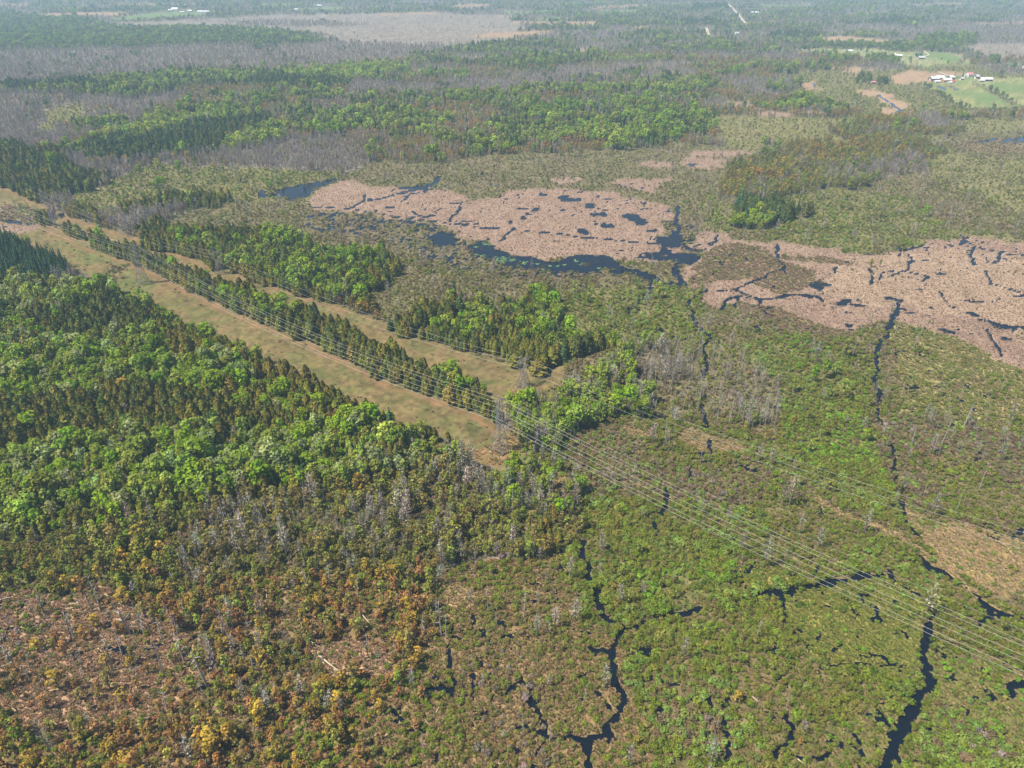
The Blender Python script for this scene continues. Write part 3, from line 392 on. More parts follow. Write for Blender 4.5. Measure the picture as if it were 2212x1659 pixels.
# distance to the nearest channel, in half widths
CD = np.full(fx.shape, 9.0)
cwx = fx + (vnoise(fx / 1.8, fy / 1.8, 68) - .5) * 1.5 + (vnoise(fx / 5, fy / 5, 61) - .5) * 2.6 + (vnoise(fx / 17, fy / 17, 62) - .5) * 5
cwy = fy + (vnoise(fx / 1.8, fy / 1.8, 69) - .5) * 1.5 + (vnoise(fx / 5, fy / 5, 63) - .5) * 2.6 + (vnoise(fx / 17, fy / 17, 64) - .5) * 5
for pl, hw in CH:
    for (x1, y1), (x2, y2) in zip(pl[:-1], pl[1:]):
        d0 = math.hypot((x1 + x2) / 2, (y1 + y2) / 2)
        h = max(hw * .72, d0 * 0.0009)
        mg = h * 6 + 6
        idx = np.nonzero((fx > min(x1, x2) - mg) & (fx < max(x1, x2) + mg) & (fy > min(y1, y2) - mg) & (fy < max(y1, y2) + mg))[0]
        if not len(idx): continue
        qx, qy = cwx[idx], cwy[idx]
        L2 = (x2 - x1) ** 2 + (y2 - y1) ** 2 + 1e-9
        t = np.clip(((qx - x1) * (x2 - x1) + (qy - y1) * (y2 - y1)) / L2, 0, 1)
        dd = np.hypot(qx - x1 - t * (x2 - x1), qy - y1 - t * (y2 - y1)) / (h * (0.75 + 0.7 * vnoise(qx / 7, qy / 7, 66)))
        CD[idx] = np.minimum(CD[idx], dd)
lev = np.zeros(fx.shape); rel = np.zeros(fx.shape); gc = np.zeros((len(fx), 3))
n1 = fbm(fx / 3.2, fy / 3.2, 71, 3); n2 = fbm(fx / 14, fy / 14, 81, 3); n3 = fbm(fx / 45, fy / 45, 91, 3)
nA = np.clip((fbm(fx / 22, fy / 22, 101, 4) - .5) * 2.6 + .5, 0, 1); nB = np.clip((fbm(fx / 6, fy / 6, 111, 3) - .5) * 2.6 + .5, 0, 1)
for k, c in CL.items():
    m = KL == c["i"]
    if not m.any(): continue
    lev[m] = c["level"]; rel[m] = c["relief"]
    g = [np.array(q) for q in c["ground"]]
    a = nA[m][:, None]; b = nB[m][:, None]
    gc[m] = (g[0] * (1 - a) + g[1] * a) * (1 - b * .6) + g[2] * b * .6
# soften the level across class borders
L2d = lev.reshape(NR, NC)
sm = L2d.copy(); sm[1:-1, 1:-1] = (L2d[1:-1, 1:-1] * 2 + L2d[:-2, 1:-1] + L2d[2:, 1:-1] + L2d[1:-1, :-2] + L2d[1:-1, 2:]) / 6
G2 = gc.reshape(NR, NC, 3); gs = G2.copy(); gs[1:-1, 1:-1] = (G2[1:-1, 1:-1] * 2 + G2[:-2, 1:-1] + G2[2:, 1:-1] + G2[1:-1, :-2] + G2[1:-1, 2:]) / 6
gc = gs.reshape(-1, 3)
fine = 1 + (fbm(fx / 2.6, fy / 2.6, 161, 3) - .5) * np.where(np.isin(KL, [CL[k]["i"] for k in ("cattail", "cattail_pale", "tan_field", "green_field")]), .35, 1.1)
gc = gc * np.clip(fine, .5, 1.6)[:, None]
# worn reddish tracks along the edges of the corridors
for line, off in ((STRIP_LOW, 4.0), (CORR_UP, 3.5)):
    pw = np.array([v2w(*q) for q in line]); cm_ = np.isin(KL, [CL["corridor"]["i"], CL["corridor_green"]["i"]])
    for (x1, y1), (x2, y2) in zip(pw[:-1], pw[1:]):
        idx = np.nonzero(cm_ & (fx > min(x1, x2) - 9) & (fx < max(x1, x2) + 9) & (fy > min(y1, y2) - 12) & (fy < max(y1, y2) + 9))[0]
        if not len(idx): continue
        t = np.clip(((fx[idx] - x1) * (x2 - x1) + (fy[idx] - y1) * (y2 - y1)) / ((x2 - x1) ** 2 + (y2 - y1) ** 2), 0, 1)
        dd = np.hypot(fx[idx] - x1 - t * (x2 - x1), fy[idx] - y1 - t * (y2 - y1)) + (vnoise(fx[idx] / 6, fy[idx] / 6, 171) - .5) * 4
        w_ = np.exp(-((dd - off) / 2.0) ** 2)[:, None] * .55
        gc[idx] = gc[idx] * (1 - w_) + np.array((0.25, 0.135, 0.075)) * w_
wetmask = np.isin(KL, [CL[k]["i"] for k in ("tussock", "thicket", "wet_shrub", "wet_meadow", "swamp_orange", "brown_thicket", "mixed_marsh")])
marsh = np.isin(KL, [CL[k]["i"] for k in ("cattail", "cattail_pale")])
HZ = sm.ravel() + (n1 - .5) * rel * np.where(marsh, .9, 3.0) + (n2 - .5) * rel * np.where(marsh, 1.6, .9)
HZ -= np.where(wetmask, np.clip(.10 - ridge(fx / 11, fy / 11, 121), 0, .1) * 6.5 * rel * np.clip(n3 * 2.2 - .3, 0, 1.2), 0)
HZ -= np.where(marsh, np.clip(.055 - ridge(fx / 21 + .35 * n1, fy / 15 + .35 * n2, 131), 0, .1) * 15 * np.clip((n3 - .44) * 9, 0, 1), 0)
HZ -= np.where(marsh, np.clip(.27 - fbm(fx / 8, fy / 6, 141, 3), 0, .2) * 12 * np.clip((n3 - .42) * 8, 0, 1), 0)
HZ = np.where(KL == CL["water"]["i"], -.7 + np.clip((fbm(fx / 7, fy / 7, 151, 3) - .62) * 9, 0, 1.1), HZ)
HZ = np.where(CD < 1.6, np.minimum(HZ, -.75 + np.clip(CD - .75, 0, 1) * 1.6), HZ)
# low wooded rise on the far side
hill = np.exp(-(((fx + 620) / 700) ** 2 + ((fy - 1500) / 190) ** 2)) * 10 + np.exp(-(((fx - 620) / 170) ** 2 + ((fy - 830) / 90) ** 2)) * 5 + np.exp(-(((fx - 420) / 160) ** 2 + ((fy - 1230) / 110) ** 2)) * 8
hill += np.exp(-(((fx - 550) / 420) ** 2 + ((fy - 2000) / 170) ** 2)) * 9
HZ = HZ + hill
WATER_Z = 0.0
def lookup(x, y):
    vx, vy, _d = w2v(x, y)
    c = np.clip(np.round((vx - VX[0]) / 3.3).astype(int), 0, NC - 1)
    r = np.where(vy > 121, (1840 - vy) / 3.0, np.nonzero(VYR < 121)[0][0] + (VYR[VYR < 121][0] - vy) / 2.0)
    r = np.clip(np.round(r).astype(int), 0, NR - 1)
    return r * NC + c

# ------------------------------------------------------------------ materials
def mat(name):
    m = bpy.data.materials.new(name); m.use_nodes = True
    nt = m.node_tree; nt.nodes.clear()
    return m, nt.nodes, nt.links, nt.nodes.new("ShaderNodeOutputMaterial")
def leaf_material(name, translucent=.35, vary=.35):
    m, N, L, out = mat(name)
    at = N.new("ShaderNodeAttribute"); at.attribute_type = 'INSTANCER'; at.attribute_name = "tint"
    geo = N.new("ShaderNodeNewGeometry")
    mr = N.new("ShaderNodeMapRange"); mr.inputs[3].default_value = 1 - vary; mr.inputs[4].default_value = 1 + vary
    L.new(geo.outputs["Random Per Island"], mr.inputs[0])
    mul = N.new("ShaderNodeVectorMath"); mul.operation = 'SCALE'
    L.new(at.outputs["Color"], mul.inputs[0]); L.new(mr.outputs[0], mul.inputs["Scale"])
    d = N.new("ShaderNodeBsdfDiffuse"); t = N.new("ShaderNodeBsdfTranslucent"); mix = N.new("ShaderNodeMixShader"); mix.inputs[0].default_value = translucent
    L.new(mul.outputs[0], d.inputs[0]); L.new(mul.outputs[0], t.inputs[0]); L.new(d.outputs[0], mix.inputs[1]); L.new(t.outputs[0], mix.inputs[2]); L.new(mix.outputs[0], out.inputs[0])
    return m
def plain(name, col, rough=.8, metal=0., noise=.25, scale=3.0):
    m, N, L, out = mat(name)
    b = N.new("ShaderNodeBsdfPrincipled"); b.inputs["Roughness"].default_value = rough; b.inputs["Metallic"].default_value = metal
    tc = N.new("ShaderNodeTexCoord"); nz = N.new("ShaderNodeTexNoise"); nz.inputs["Scale"].default_value = scale; nz.inputs["Detail"].default_value = 4
    L.new(tc.outputs["Object"], nz.inputs[0])
    mr = N.new("ShaderNodeMapRange"); mr.inputs[1].default_value = .3; mr.inputs[2].default_value = .7; mr.inputs[3].default_value = 1 - noise; mr.inputs[4].default_value = 1 + noise
    L.new(nz.outputs[0], mr.inputs[0])
    mul = N.new("ShaderNodeVectorMath"); mul.operation = 'SCALE'; mul.inputs[0].default_value = col
    L.new(mr.outputs[0], mul.inputs["Scale"]); L.new(mul.outputs[0], b.inputs["Base Color"]); L.new(b.outputs[0], out.inputs[0])
    return m
M_LEAF = leaf_material("foliage", .32, .34)
M_NEEDLE = leaf_material("needles", .12, .4)
M_TWIG = leaf_material("twigs", .0, .3)
M_BARK = plain("bark", (0.16, 0.13, 0.105), .9)
M_BIRCH = plain("pale_bark", (0.33, 0.29, 0.255), .85)
M_STEEL = plain("galvanised_steel", (0.26, 0.24, 0.23), .6, .35, .12, .4)
M_CONC = plain("concrete", (0.42, 0.40, 0.37), .9)
M_WIRE = plain("aluminium_cable", (0.58, 0.57, 0.55), .5, .2, .05, .2)
M_GLASS = plain("brown_porcelain", (0.20, 0.13, 0.10), .3)
M_LOG = plain("weathered_log", (0.50, 0.41, 0.31), .9)

m, N, L, out = mat("wet_ground")
b = N.new("ShaderNodeBsdfPrincipled"); b.inputs["Roughness"].default_value = .95; b.inputs["Specular IOR Level"].default_value = .1
at = N.new("ShaderNodeAttribute"); at.attribute_name = "gcol"
tc = N.new("ShaderNodeTexCoord")
n1_ = N.new("ShaderNodeTexNoise"); n1_.inputs["Scale"].default_value = 1.3; n1_.inputs["Detail"].default_value = 6; n1_.inputs["Roughness"].default_value = .7
n2_ = N.new("ShaderNodeTexNoise"); n2_.inputs["Scale"].default_value = .09; n2_.inputs["Detail"].default_value = 8; n2_.inputs["Roughness"].default_value = .78
L.new(tc.outputs["Object"], n1_.inputs[0]); L.new(tc.outputs["Object"], n2_.inputs[0])
ad = N.new("ShaderNodeMath"); ad.operation = 'ADD'; L.new(n1_.outputs[0], ad.inputs[0]); L.new(n2_.outputs[0], ad.inputs[1])
mr = N.new("ShaderNodeMapRange"); mr.inputs[1].default_value = .65; mr.inputs[2].default_value = 1.35; mr.inputs[3].default_value = .6; mr.inputs[4].default_value = 1.38
L.new(ad.outputs[0], mr.inputs[0])
mul = N.new("ShaderNodeVectorMath"); mul.operation = 'SCALE'; L.new(at.outputs["Color"], mul.inputs[0]); L.new(mr.outputs[0], mul.inputs["Scale"])
bp = N.new("ShaderNodeBump"); bp.inputs["Strength"].default_value = .6; bp.inputs["Distance"].default_value = .12
L.new(n1_.outputs[0], bp.inputs["Height"]); L.new(bp.outputs[0], b.inputs["Normal"])
L.new(mul.outputs[0], b.inputs["Base Color"]); L.new(b.outputs[0], out.inputs[0])
M_GROUND = m
m, N, L, out = mat("bog_water")
b = N.new("ShaderNodeBsdfPrincipled"); b.inputs["Base Color"].default_value = (0.004, 0.0075, 0.014, 1); b.inputs["Roughness"].default_value = .06; b.inputs["IOR"].default_value = 1.33; b.inputs["Specular IOR Level"].default_value = .5
tc = N.new("ShaderNodeTexCoord"); nz = N.new("ShaderNodeTexNoise"); nz.inputs["Scale"].default_value = .8; nz.inputs["Detail"].default_value = 3
bp = N.new("ShaderNodeBump"); bp.inputs["Strength"].default_value = .05; bp.inputs["Distance"].default_value = .2
L.new(tc.outputs["Object"], nz.inputs[0]); L.new(nz.outputs[0], bp.inputs["Height"]); L.new(bp.outputs[0], b.inputs["Normal"]); L.new(b.outputs[0], out.inputs[0])
M_WATER = m

# ------------------------------------------------------------------ helpers for objects
def mesh_of(name, v, f, mats, mi=None):
    me = bpy.data.meshes.new(name)
    v = np.asarray(v, np.float32).reshape(-1, 3)
    me.from_pydata(v.tolist(), [], f)
    for q in mats: me.materials.append(q)
    if mi is not None: me.polygons.foreach_set("material_index", np.asarray(mi, np.int32))
    me.update()
    return me
def fast_mesh(name, v, quads, mat_):
    me = bpy.data.meshes.new(name)
    v = np.asarray(v, np.float32); q = np.asarray(quads, np.int32)
    me.vertices.add(len(v)); me.vertices.foreach_set("co", v.ravel())
    me.loops.add(q.size); me.loops.foreach_set("vertex_index", q.ravel())
    me.polygons.add(len(q)); me.polygons.foreach_set("loop_start", np.arange(0, q.size, 4, dtype=np.int32)); me.polygons.foreach_set("loop_total", np.full(len(q), 4, np.int32))
    me.materials.append(mat_); me.update(calc_edges=True); me.validate()
    return me
def link(name, me, parent=None, loc=None, rot=None):
    o = bpy.data.objects.new(name, me); COL.objects.link(o)
    if parent: o.parent = parent
    if loc is not None: o.location = loc
    if rot is not None: o.rotation_euler = rot
    return o
def tag(o, label=None, cat=None, group=None, kind=None):
    if label: o["label"] = label
    if cat: o["category"] = cat
    if group: o["group"] = group
    if kind: o["kind"] = kind
    return o
def thing(name, label, cat, loc=(0, 0, 0), rotz=0.0, group=None):
    o = bpy.data.objects.new(name, None); COL.objects.link(o); o.location = loc; o.rotation_euler = (0, 0, rotz); o.empty_display_size = 1
    return tag(o, label, cat, group)
class MB:
    def __init__(s): s.v = []; s.f = []
    def beam(s, a, b, w, w2=None):
        a = Vector(a); b = Vector(b); d = (b - a)
        if d.length < 1e-6: return s
        d.normalize(); u = d.cross(Vector((0, 0, 1)))
        if u.length < .05: u = d.cross(Vector((1, 0, 0)))
        u.normalize(); v = d.cross(u); i = len(s.v); w2 = w if w2 is None else w2
        for p, k in ((a, w), (b, w2)):
            for sx, sy in ((1, 1), (-1, 1), (-1, -1), (1, -1)): s.v.append(tuple(p + u * sx * k / 2 + v * sy * k / 2))
        s.f += [(i, i + 1, i + 5, i + 4), (i + 1, i + 2, i + 6, i + 5), (i + 2, i + 3, i + 7, i + 6), (i + 3, i, i + 4, i + 7), (i + 3, i + 2, i + 1, i), (i + 4, i + 5, i + 6, i + 7)]
        return s
    def box(s, x0, x1, y0, y1, z0, z1):
        i = len(s.v); s.v += [(x0, y0, z0), (x1, y0, z0), (x1, y1, z0), (x0, y1, z0), (x0, y0, z1), (x1, y0, z1), (x1, y1, z1), (x0, y1, z1)]
        s.f += [(i, i + 3, i + 2, i + 1), (i + 4, i + 5, i + 6, i + 7), (i, i + 1, i + 5, i + 4), (i + 1, i + 2, i + 6, i + 5), (i + 2, i + 3, i + 7, i + 6), (i + 3, i, i + 4, i + 7)]
        return s
    def tube(s, pts, rad, n=6):
        i0 = len(s.v); pts = [Vector(p) for p in pts]
        for k, p in enumerate(pts):
            d = (pts[min(k + 1, len(pts) - 1)] - pts[max(k - 1, 0)]).normalized(); u = d.cross(Vector((0, 0, 1)))
            if u.length < .05: u = d.cross(Vector((1, 0, 0)))
            u.normalize(); v = d.cross(u)
            for j in range(n):
                t = 2 * math.pi * j / n; s.v.append(tuple(p + (u * math.cos(t) + v * math.sin(t)) * rad[k]))
        for k in range(len(pts) - 1):
            for j in range(n):
                a = i0 + k * n + j; b = i0 + k * n + (j + 1) % n; s.f.append((a, b, b + n, a + n))
        s.f.append(tuple(i0 + (len(pts) - 1) * n + j for j in range(n)))
        return s
    def poly(s, pts):
        i = len(s.v); s.v += [tuple(p) for p in pts]; s.f.append(tuple(range(i, i + len(pts)))); return s
    def mesh(s, name, m): return mesh_of(name, s.v, s.f, [m])
    def build(s, name, m, parent=None): return link(name, s.mesh(name, m), parent)

# ------------------------------------------------------------------ ground, water, haze
ring_near = [-400.0, -120.0, 0.0, 60.0]; far_rows = [7500.0, 11000.0, 20000.0, 45000.0]
V = []; vxn = (VX - VCX) / VF
for d in ring_near:
    k = max(d * CP + CAM_H * SP, 121.0); V.append(np.stack([vxn * k, np.full(NC, d), np.full(NC, .6)], 1))
core = np.stack([WX, WY, HZ.reshape(NR, NC)], 2)
V += [core[r] for r in range(NR)]
for d in far_rows: V.append(np.stack([vxn * (d * CP + CAM_H * SP) * (1.0 if d < 10000 else 1.3), np.full(NC, d), np.full(NC, .6)], 1))
V = np.concatenate(V); NT = NR + len(ring_near) + len(far_rows)
ii = np.arange(NT * NC).reshape(NT, NC)
Q = np.stack([ii[:-1, :-1], ii[:-1, 1:], ii[1:, 1:], ii[1:, :-1]], 2).reshape(-1, 4)
gm = fast_mesh("ground", V, Q, M_GROUND)
ca = gm.attributes.new("gcol", 'FLOAT_COLOR', 'POINT')
gfull = np.concatenate([np.tile([(0.14, 0.11, 0.06)], (len(ring_near) * NC, 1)), gc, np.tile([(0.09, 0.10, 0.05)], (len(far_rows) * NC, 1))])
ca.data.foreach_set("color", np.concatenate([gfull, np.ones((len(gfull), 1))], 1).astype(np.float32).ravel())
tag(link("ground", gm), kind="structure", label="swampy ground with channels, marsh and mown corridors")
tag(MB().poly([(-1400, 60, WATER_Z), (1400, 60, WATER_Z), (2400, 2600, WATER_Z), (-2400, 2600, WATER_Z)]).build("water", M_WATER), kind="structure", label="dark still swamp water in ponds and channels")
hz = MB().box(-75000, 75000, -1200, 60000, -3.0, 252.0).build("haze", None)
m, N, L, out = mat("haze_air")
pv_ = N.new("ShaderNodeVolumePrincipled"); pv_.inputs["Color"].default_value = (*HAZE_COLOUR, 1); pv_.inputs["Density"].default_value = HAZE_DENSITY; pv_.inputs["Anisotropy"].default_value = 0.0
L.new(pv_.outputs[0], out.inputs["Volume"])
hz.data.materials.clear(); hz.data.materials.append(m); tag(hz, "thin blue haze over the whole country", kind="stuff")

# ------------------------------------------------------------------ plant shapes
def cards(cen, nrm, size, r, tri=False, stretch=1.0, fold=0.0):
    """Leaf sprays: one small irregular face at each centre, facing roughly along its normal."""
    v = []; f = []
    for c, n, s in zip(cen, nrm, size):
        n = Vector(n).normalized(); u = n.cross(Vector((r.uniform(-1, 1), r.uniform(-1, 1), r.uniform(-1, 1))))
        if u.length < .05: u = n.cross(Vector((0, .3, 1)))
        u.normalize(); w = n.cross(u); c = Vector(c); i = len(v)
        a, b = s * r.uniform(.42, .62), s * r.uniform(.42, .62) * stretch
        if tri: v += [c + u * a, c - u * a + w * b * .2, c + w * b * 1.2]; f.append((i, i + 1, i + 2))
        else: v += [c + u * a, c + w * b + n * fold * s, c - u * a * r.uniform(.7, 1.1), c - w * b * r.uniform(.7, 1.1) + n * fold * s]; f.append((i, i + 1, i + 2, i + 3))
    return [tuple(q) for q in v], f
def jitter(n, k, r):
    return (n[0] + r.uniform(-k, k), n[1] + r.uniform(-k, k), n[2] + r.uniform(-k, k))
def shape_cedar(r):
    H, Rr = 10.0, r.uniform(2.0, 2.5); cen = []; nrm = []; siz = []
    lob = [(r.uniform(0, 6.3), r.uniform(.2, .9), r.uniform(.75, 1.2)) for _ in range(7)]
    for _ in range(250):
        t = r.random() ** .8 * .93 + .05; a = r.uniform(0, 6.283)
        rad = Rr * (1 - t ** 2.8) ** .8 * (.55 + .45 * min(1, t * 5))
        for la, lz, lk in lob:
            dd = abs((a - la + 3.14) % 6.283 - 3.14) / 1.0 + abs(t - lz) / .2
            if dd < 1: rad *= 1 + (lk - 1) * (1 - dd)
        rad *= r.uniform(.72, 1.05)
        cen.append((rad * math.cos(a), rad * math.sin(a), H * t)); nrm.append(jitter((math.cos(a), math.sin(a), .55), .65, r)); siz.append(r.uniform(.8, 1.25))
    for _ in range(5): cen.append((r.uniform(-.2, .2), r.uniform(-.2, .2), H * r.uniform(.93, 1.02))); nrm.append(jitter((0, .4, .6), .7, r)); siz.append(.7)
    v, f = cards(cen, nrm, siz, r, stretch=1.3)
    core(v, f, [(0.04, Rr * .45), (.3, Rr * .74), (.6, Rr * .66), (.88, Rr * .25)], H, r)
    return (v, f), [((0, 0, -.3), (0, 0, 6.5), .22, .08)]
def core(v, f, prof, H, r, n=7):
    i0 = len(v)
    for t, q in prof:
        for j in range(n):
            a = 6.283 * j / n; k = q * r.uniform(.8, 1.15); v.append((k * math.cos(a), k * math.sin(a), H * t))
    for k in range(len(prof) - 1):
        for j in range(n):
            a = i0 + k * n + j; b = i0 + k * n + (j + 1) % n; f.append((a, b, b + n, a + n))
    f.append(tuple(i0 + (len(prof) - 1) * n + j for j in range(n)))
def shape_spruce(r):
    H, Rr = 13.0, r.uniform(1.7, 2.2); v = []; f = []; nl = 11
    for k in range(nl):
        t = .08 + .86 * k / (nl - 1); rad = Rr * (1 - t) ** .85 + .12; nb = 9 if k < 7 else 6
        a0 = r.uniform(0, 6.3)
        for j in range(nb):
            a = a0 + 6.283 * j / nb + r.uniform(-.25, .25); q = rad * r.uniform(.75, 1.15); w = q * .42 + .12; z = H * t + r.uniform(-.25, .25)
            ca, sa = math.cos(a), math.sin(a); i = len(v)
            v += [(.08 * ca, .08 * sa, z + .35), (q * .6 * ca - w * sa, q * .6 * sa + w * ca, z - q * .2), (q * ca, q * sa, z - q * .5), (q * .6 * ca + w * sa, q * .6 * sa - w * ca, z - q * .2)]
            f.append((i, i + 1, i + 2, i + 3))
    i = len(v); v += [(.12, 0, H * .93), (-.06, .1, H * .93), (-.06, -.1, H * .93), (0, 0, H * 1.02)]; f += [(i, i + 1, i + 3), (i + 1, i + 2, i + 3), (i + 2, i, i + 3)]
    core(v, f, [(.06, Rr * .5), (.4, Rr * .36), (.9, .06)], H, r, 6)
    return (v, f), [((0, 0, -.3), (0, 0, 11.5), .2, .05)]
def shape_leafy(r, H=13.0, Rr=2.9, n=250, lobes=11, sz=(.75, 1.2), z0=.30, limbs=6):
    cen = []; nrm = []; siz = []; limb = [((0, 0, -.3), (r.uniform(-.3, .3), r.uniform(-.3, .3), H * .62), .24, .1)]
    L_ = []
    for k in range(lobes):
        a = 2.4 * k + r.uniform(-.4, .4); t = z0 + .1 + (.86 - z0 - .1) * (k + .5) / lobes
        rr = Rr * math.sqrt(max(0, 1 - ((t - z0 - (1 - z0) * .42) / ((1 - z0) * .6)) ** 2)) * .68 * r.uniform(.7, 1.1)
        L_.append((rr * math.cos(a), rr * math.sin(a), H * t, Rr * r.uniform(.36, .56)))
    L_.append((0, 0, H * .86, Rr * .45))
    for x, y, z, q in L_[:limbs]: limb.append(((0, 0, z * .6), (x, y, z), .09, .03))
    for k in range(n):
        x, y, z, q = L_[k % len(L_)]
        d = Vector((r.gauss(0, 1), r.gauss(0, 1), r.gauss(.25, 1))).normalized(); qq = q * r.uniform(.72, 1.08)
        cen.append((x + d.x * qq, y + d.y * qq, z + d.z * qq * .9)); nrm.append(jitter((d.x, d.y, d.z + .25), .55, r)); siz.append(r.uniform(*sz))
    v, f = cards(cen, nrm, siz, r, fold=.08)
    return (v, f), limb
def shape_bud(r):
    H = 9.0; (vf, limb) = shape_leafy(r, H, r.uniform(1.6, 2.0), 120, 9, (.5, .85), .22, 8)
    return vf, limb
def twig_faces(r, n, H, Rr, z0, v, f, wid=.1, ln=(1.0, 2.2)):
    for _ in range(n):
        t = z0 + (1 - z0) * r.random(); a = r.uniform(0, 6.283)
        rad = Rr * math.sin(math.pi * min(.98, .18 + .8 * (t - z0) / (1 - z0))) * r.uniform(.1, .85)
        p = Vector((rad * math.cos(a), rad * math.sin(a), H * t)); d = Vector((math.cos(a) * r.uniform(.3, 1), math.sin(a) * r.uniform(.3, 1), r.uniform(.3, 1.2))).normalized() * r.uniform(*ln)
        u = d.cross(Vector((r.uniform(-1, 1), r.uniform(-1, 1), r.uniform(-1, 1)))).normalized() * wid; i = len(v)
        v += [tuple(p - u), tuple(p + u), tuple(p + d)]; f.append((i, i + 1, i + 2))
def shape_bare(r):
    H = 12.0; v = []; f = []; RR = r.uniform(1.6, 2.2); twig_faces(r, 90, H, RR, .28, v, f, .07, (.9, 2.1))
    cen = []; nrm = []; siz = []
    for _ in range(48):
        t = r.uniform(.36, .98); a = r.uniform(0, 6.283); q = RR * math.sin(math.pi * min(.97, .2 + .8 * (t - .3) / .7)) * r.uniform(.3, 1.05)
        cen.append((q * math.cos(a), q * math.sin(a), H * t)); nrm.append((r.gauss(0, 1), r.gauss(0, 1), r.gauss(0, 1) + .3)); siz.append(r.uniform(.28, .5))
    cv, cf = cards(cen, nrm, siz, r, stretch=1.5); n0 = len(v); v += cv; f += [tuple(q + n0 for q in w) for w in cf]
    limb = [((0, 0, -.3), (r.uniform(-.4, .4), r.uniform(-.4, .4), H * .92), .2, .05)]
    for k in range(9):
        a = 2.4 * k; t = .35 + .055 * k; q = r.uniform(1.0, 2.0) * (1.25 - t)
        limb.append(((0, 0, H * t), (q * math.cos(a), q * math.sin(a), H * t + q * 1.3), .08, .03))
    return (v, f), limb
def shape_snag(r):
    H = 13.0; v = []; f = []; twig_faces(r, 12, H, .9, .45, v, f, .05, (.5, 1.2))
    tx, ty = r.uniform(-.9, .9), r.uniform(-.9, .9)
    limb = [((0, 0, -.3), (tx, ty, H), .17, .05)]
    for k in range(r.randint(5, 9)):
        a = r.uniform(0, 6.3); t = r.uniform(.4, .95); q = r.uniform(.5, 1.5)
        limb.append(((tx * t, ty * t, H * t), (tx * t + q * math.cos(a), ty * t + q * math.sin(a), H * t + q * r.uniform(-.1, .8)), .09, .03))
    return (v, f), limb
def shape_shrub(r):
    H, Rr = 2.7, 1.75; cen = []; nrm = []; siz = []; limb = []
    L_ = [(r.uniform(-.8, .8), r.uniform(-.8, .8), r.uniform(1.0, 1.75), r.uniform(.6, .95)) for _ in range(6)]
    for x, y, z, q in L_: limb.append(((x * .2, y * .2, -.2), (x, y, z), .05, .025))
    for k in range(150):
        x, y, z, q = L_[k % 6]; d = Vector((r.gauss(0, 1), r.gauss(0, 1), r.gauss(.35, 1))).normalized(); qq = q * r.uniform(.7, 1.1)
        cen.append((x + d.x * qq, y + d.y * qq, max(.15, z + d.z * qq * .85))); nrm.append(jitter((d.x, d.y, d.z + .4), .6, r)); siz.append(r.uniform(.32, .6))
    v, f = cards(cen, nrm, siz, r, fold=.08)
    return (v, f), limb
def shape_tuft(r):
    v = []; f = []
    for k in range(9):
        a = 6.283 * k / 9 + r.uniform(-.3, .3); q = r.uniform(.3, .75); w = r.uniform(.10, .2); h = r.uniform(.5, 1.05); ca, sa = math.cos(a), math.sin(a); i = len(v)
        v += [(-.2 * sa * w * 3, .2 * ca * w * 3, -.1), (.2 * sa * w * 3, -.2 * ca * w * 3, -.1), (q * .6 * ca + w * sa, q * .6 * sa - w * ca, h), (q * 1.25 * ca, q * 1.25 * sa, h * .72), (q * .6 * ca - w * sa, q * .6 * sa + w * ca, h)]
        f.append((i, i + 1, i + 2, i + 3, i + 4))
    return (v, f), []
SHAPES = dict(cedar=(shape_cedar, 4, M_NEEDLE, M_BARK, 10.0), spruce=(shape_spruce, 3, M_NEEDLE, M_BARK, 13.0), leafy=(shape_leafy, 4, M_LEAF, M_BIRCH, 13.0), bud=(shape_bud, 4, M_LEAF, M_BARK, 9.0),
              bare=(shape_bare, 4, M_TWIG, M_BARK, 12.0), snag=(shape_snag, 4, M_TWIG, M_BIRCH, 13.0), shrub=(shape_shrub, 5, M_LEAF, M_BARK, 2.7), tuft=(shape_tuft, 3, M_LEAF, M_BARK, 1.0))
NAMES = dict(cedar=("cedar_tree", "crown", "trunk", "cedar"), spruce=("spruce_tree", "crown", "trunk", "spruce"), leafy=("leafy_tree", "crown", "trunk", "leafy tree"), bud=("budding_tree", "crown", "trunk", "budding tree"),
             bare=("bare_tree", "twigs", "trunk", "leafless tree"), snag=("dead_tree", "twigs", "trunk", "dead tree"), shrub=("willow_shrub", "foliage", "stems", "shrub"))
PROTO = {}; MESHES = {}
for kind, (fn, nv, mf, mb, H) in SHAPES.items():
    PROTO[kind] = []; MESHES[kind] = []
    for k in range(nv):
        r = random.Random(kind + str(k)); (v, f), limbs = fn(r)
        t = MB()
        for a, b_, ra, rb in limbs: t.beam(a, b_, ra * 2, rb * 2)
        cn, tn = ("foliage", "stems") if kind in ("shrub", "tuft") else (NAMES[kind][1], "trunk")
        cm = mesh_of(kind + "_" + cn, v, f, [mf]); tm = mesh_of(kind + "_" + tn, t.v, t.f, [mb]) if t.v else None
        MESHES[kind].append((cm, tm))
        nv_ = len(v); jm = mesh_of(kind + "_whole", list(v) + t.v, list(f) + [tuple(q + nv_ for q in w) for w in t.f], [mf, mb], [0] * len(f) + [1] * len(t.f))
        PROTO[kind].append(bpy.data.objects.new(kind + "_whole", jm))
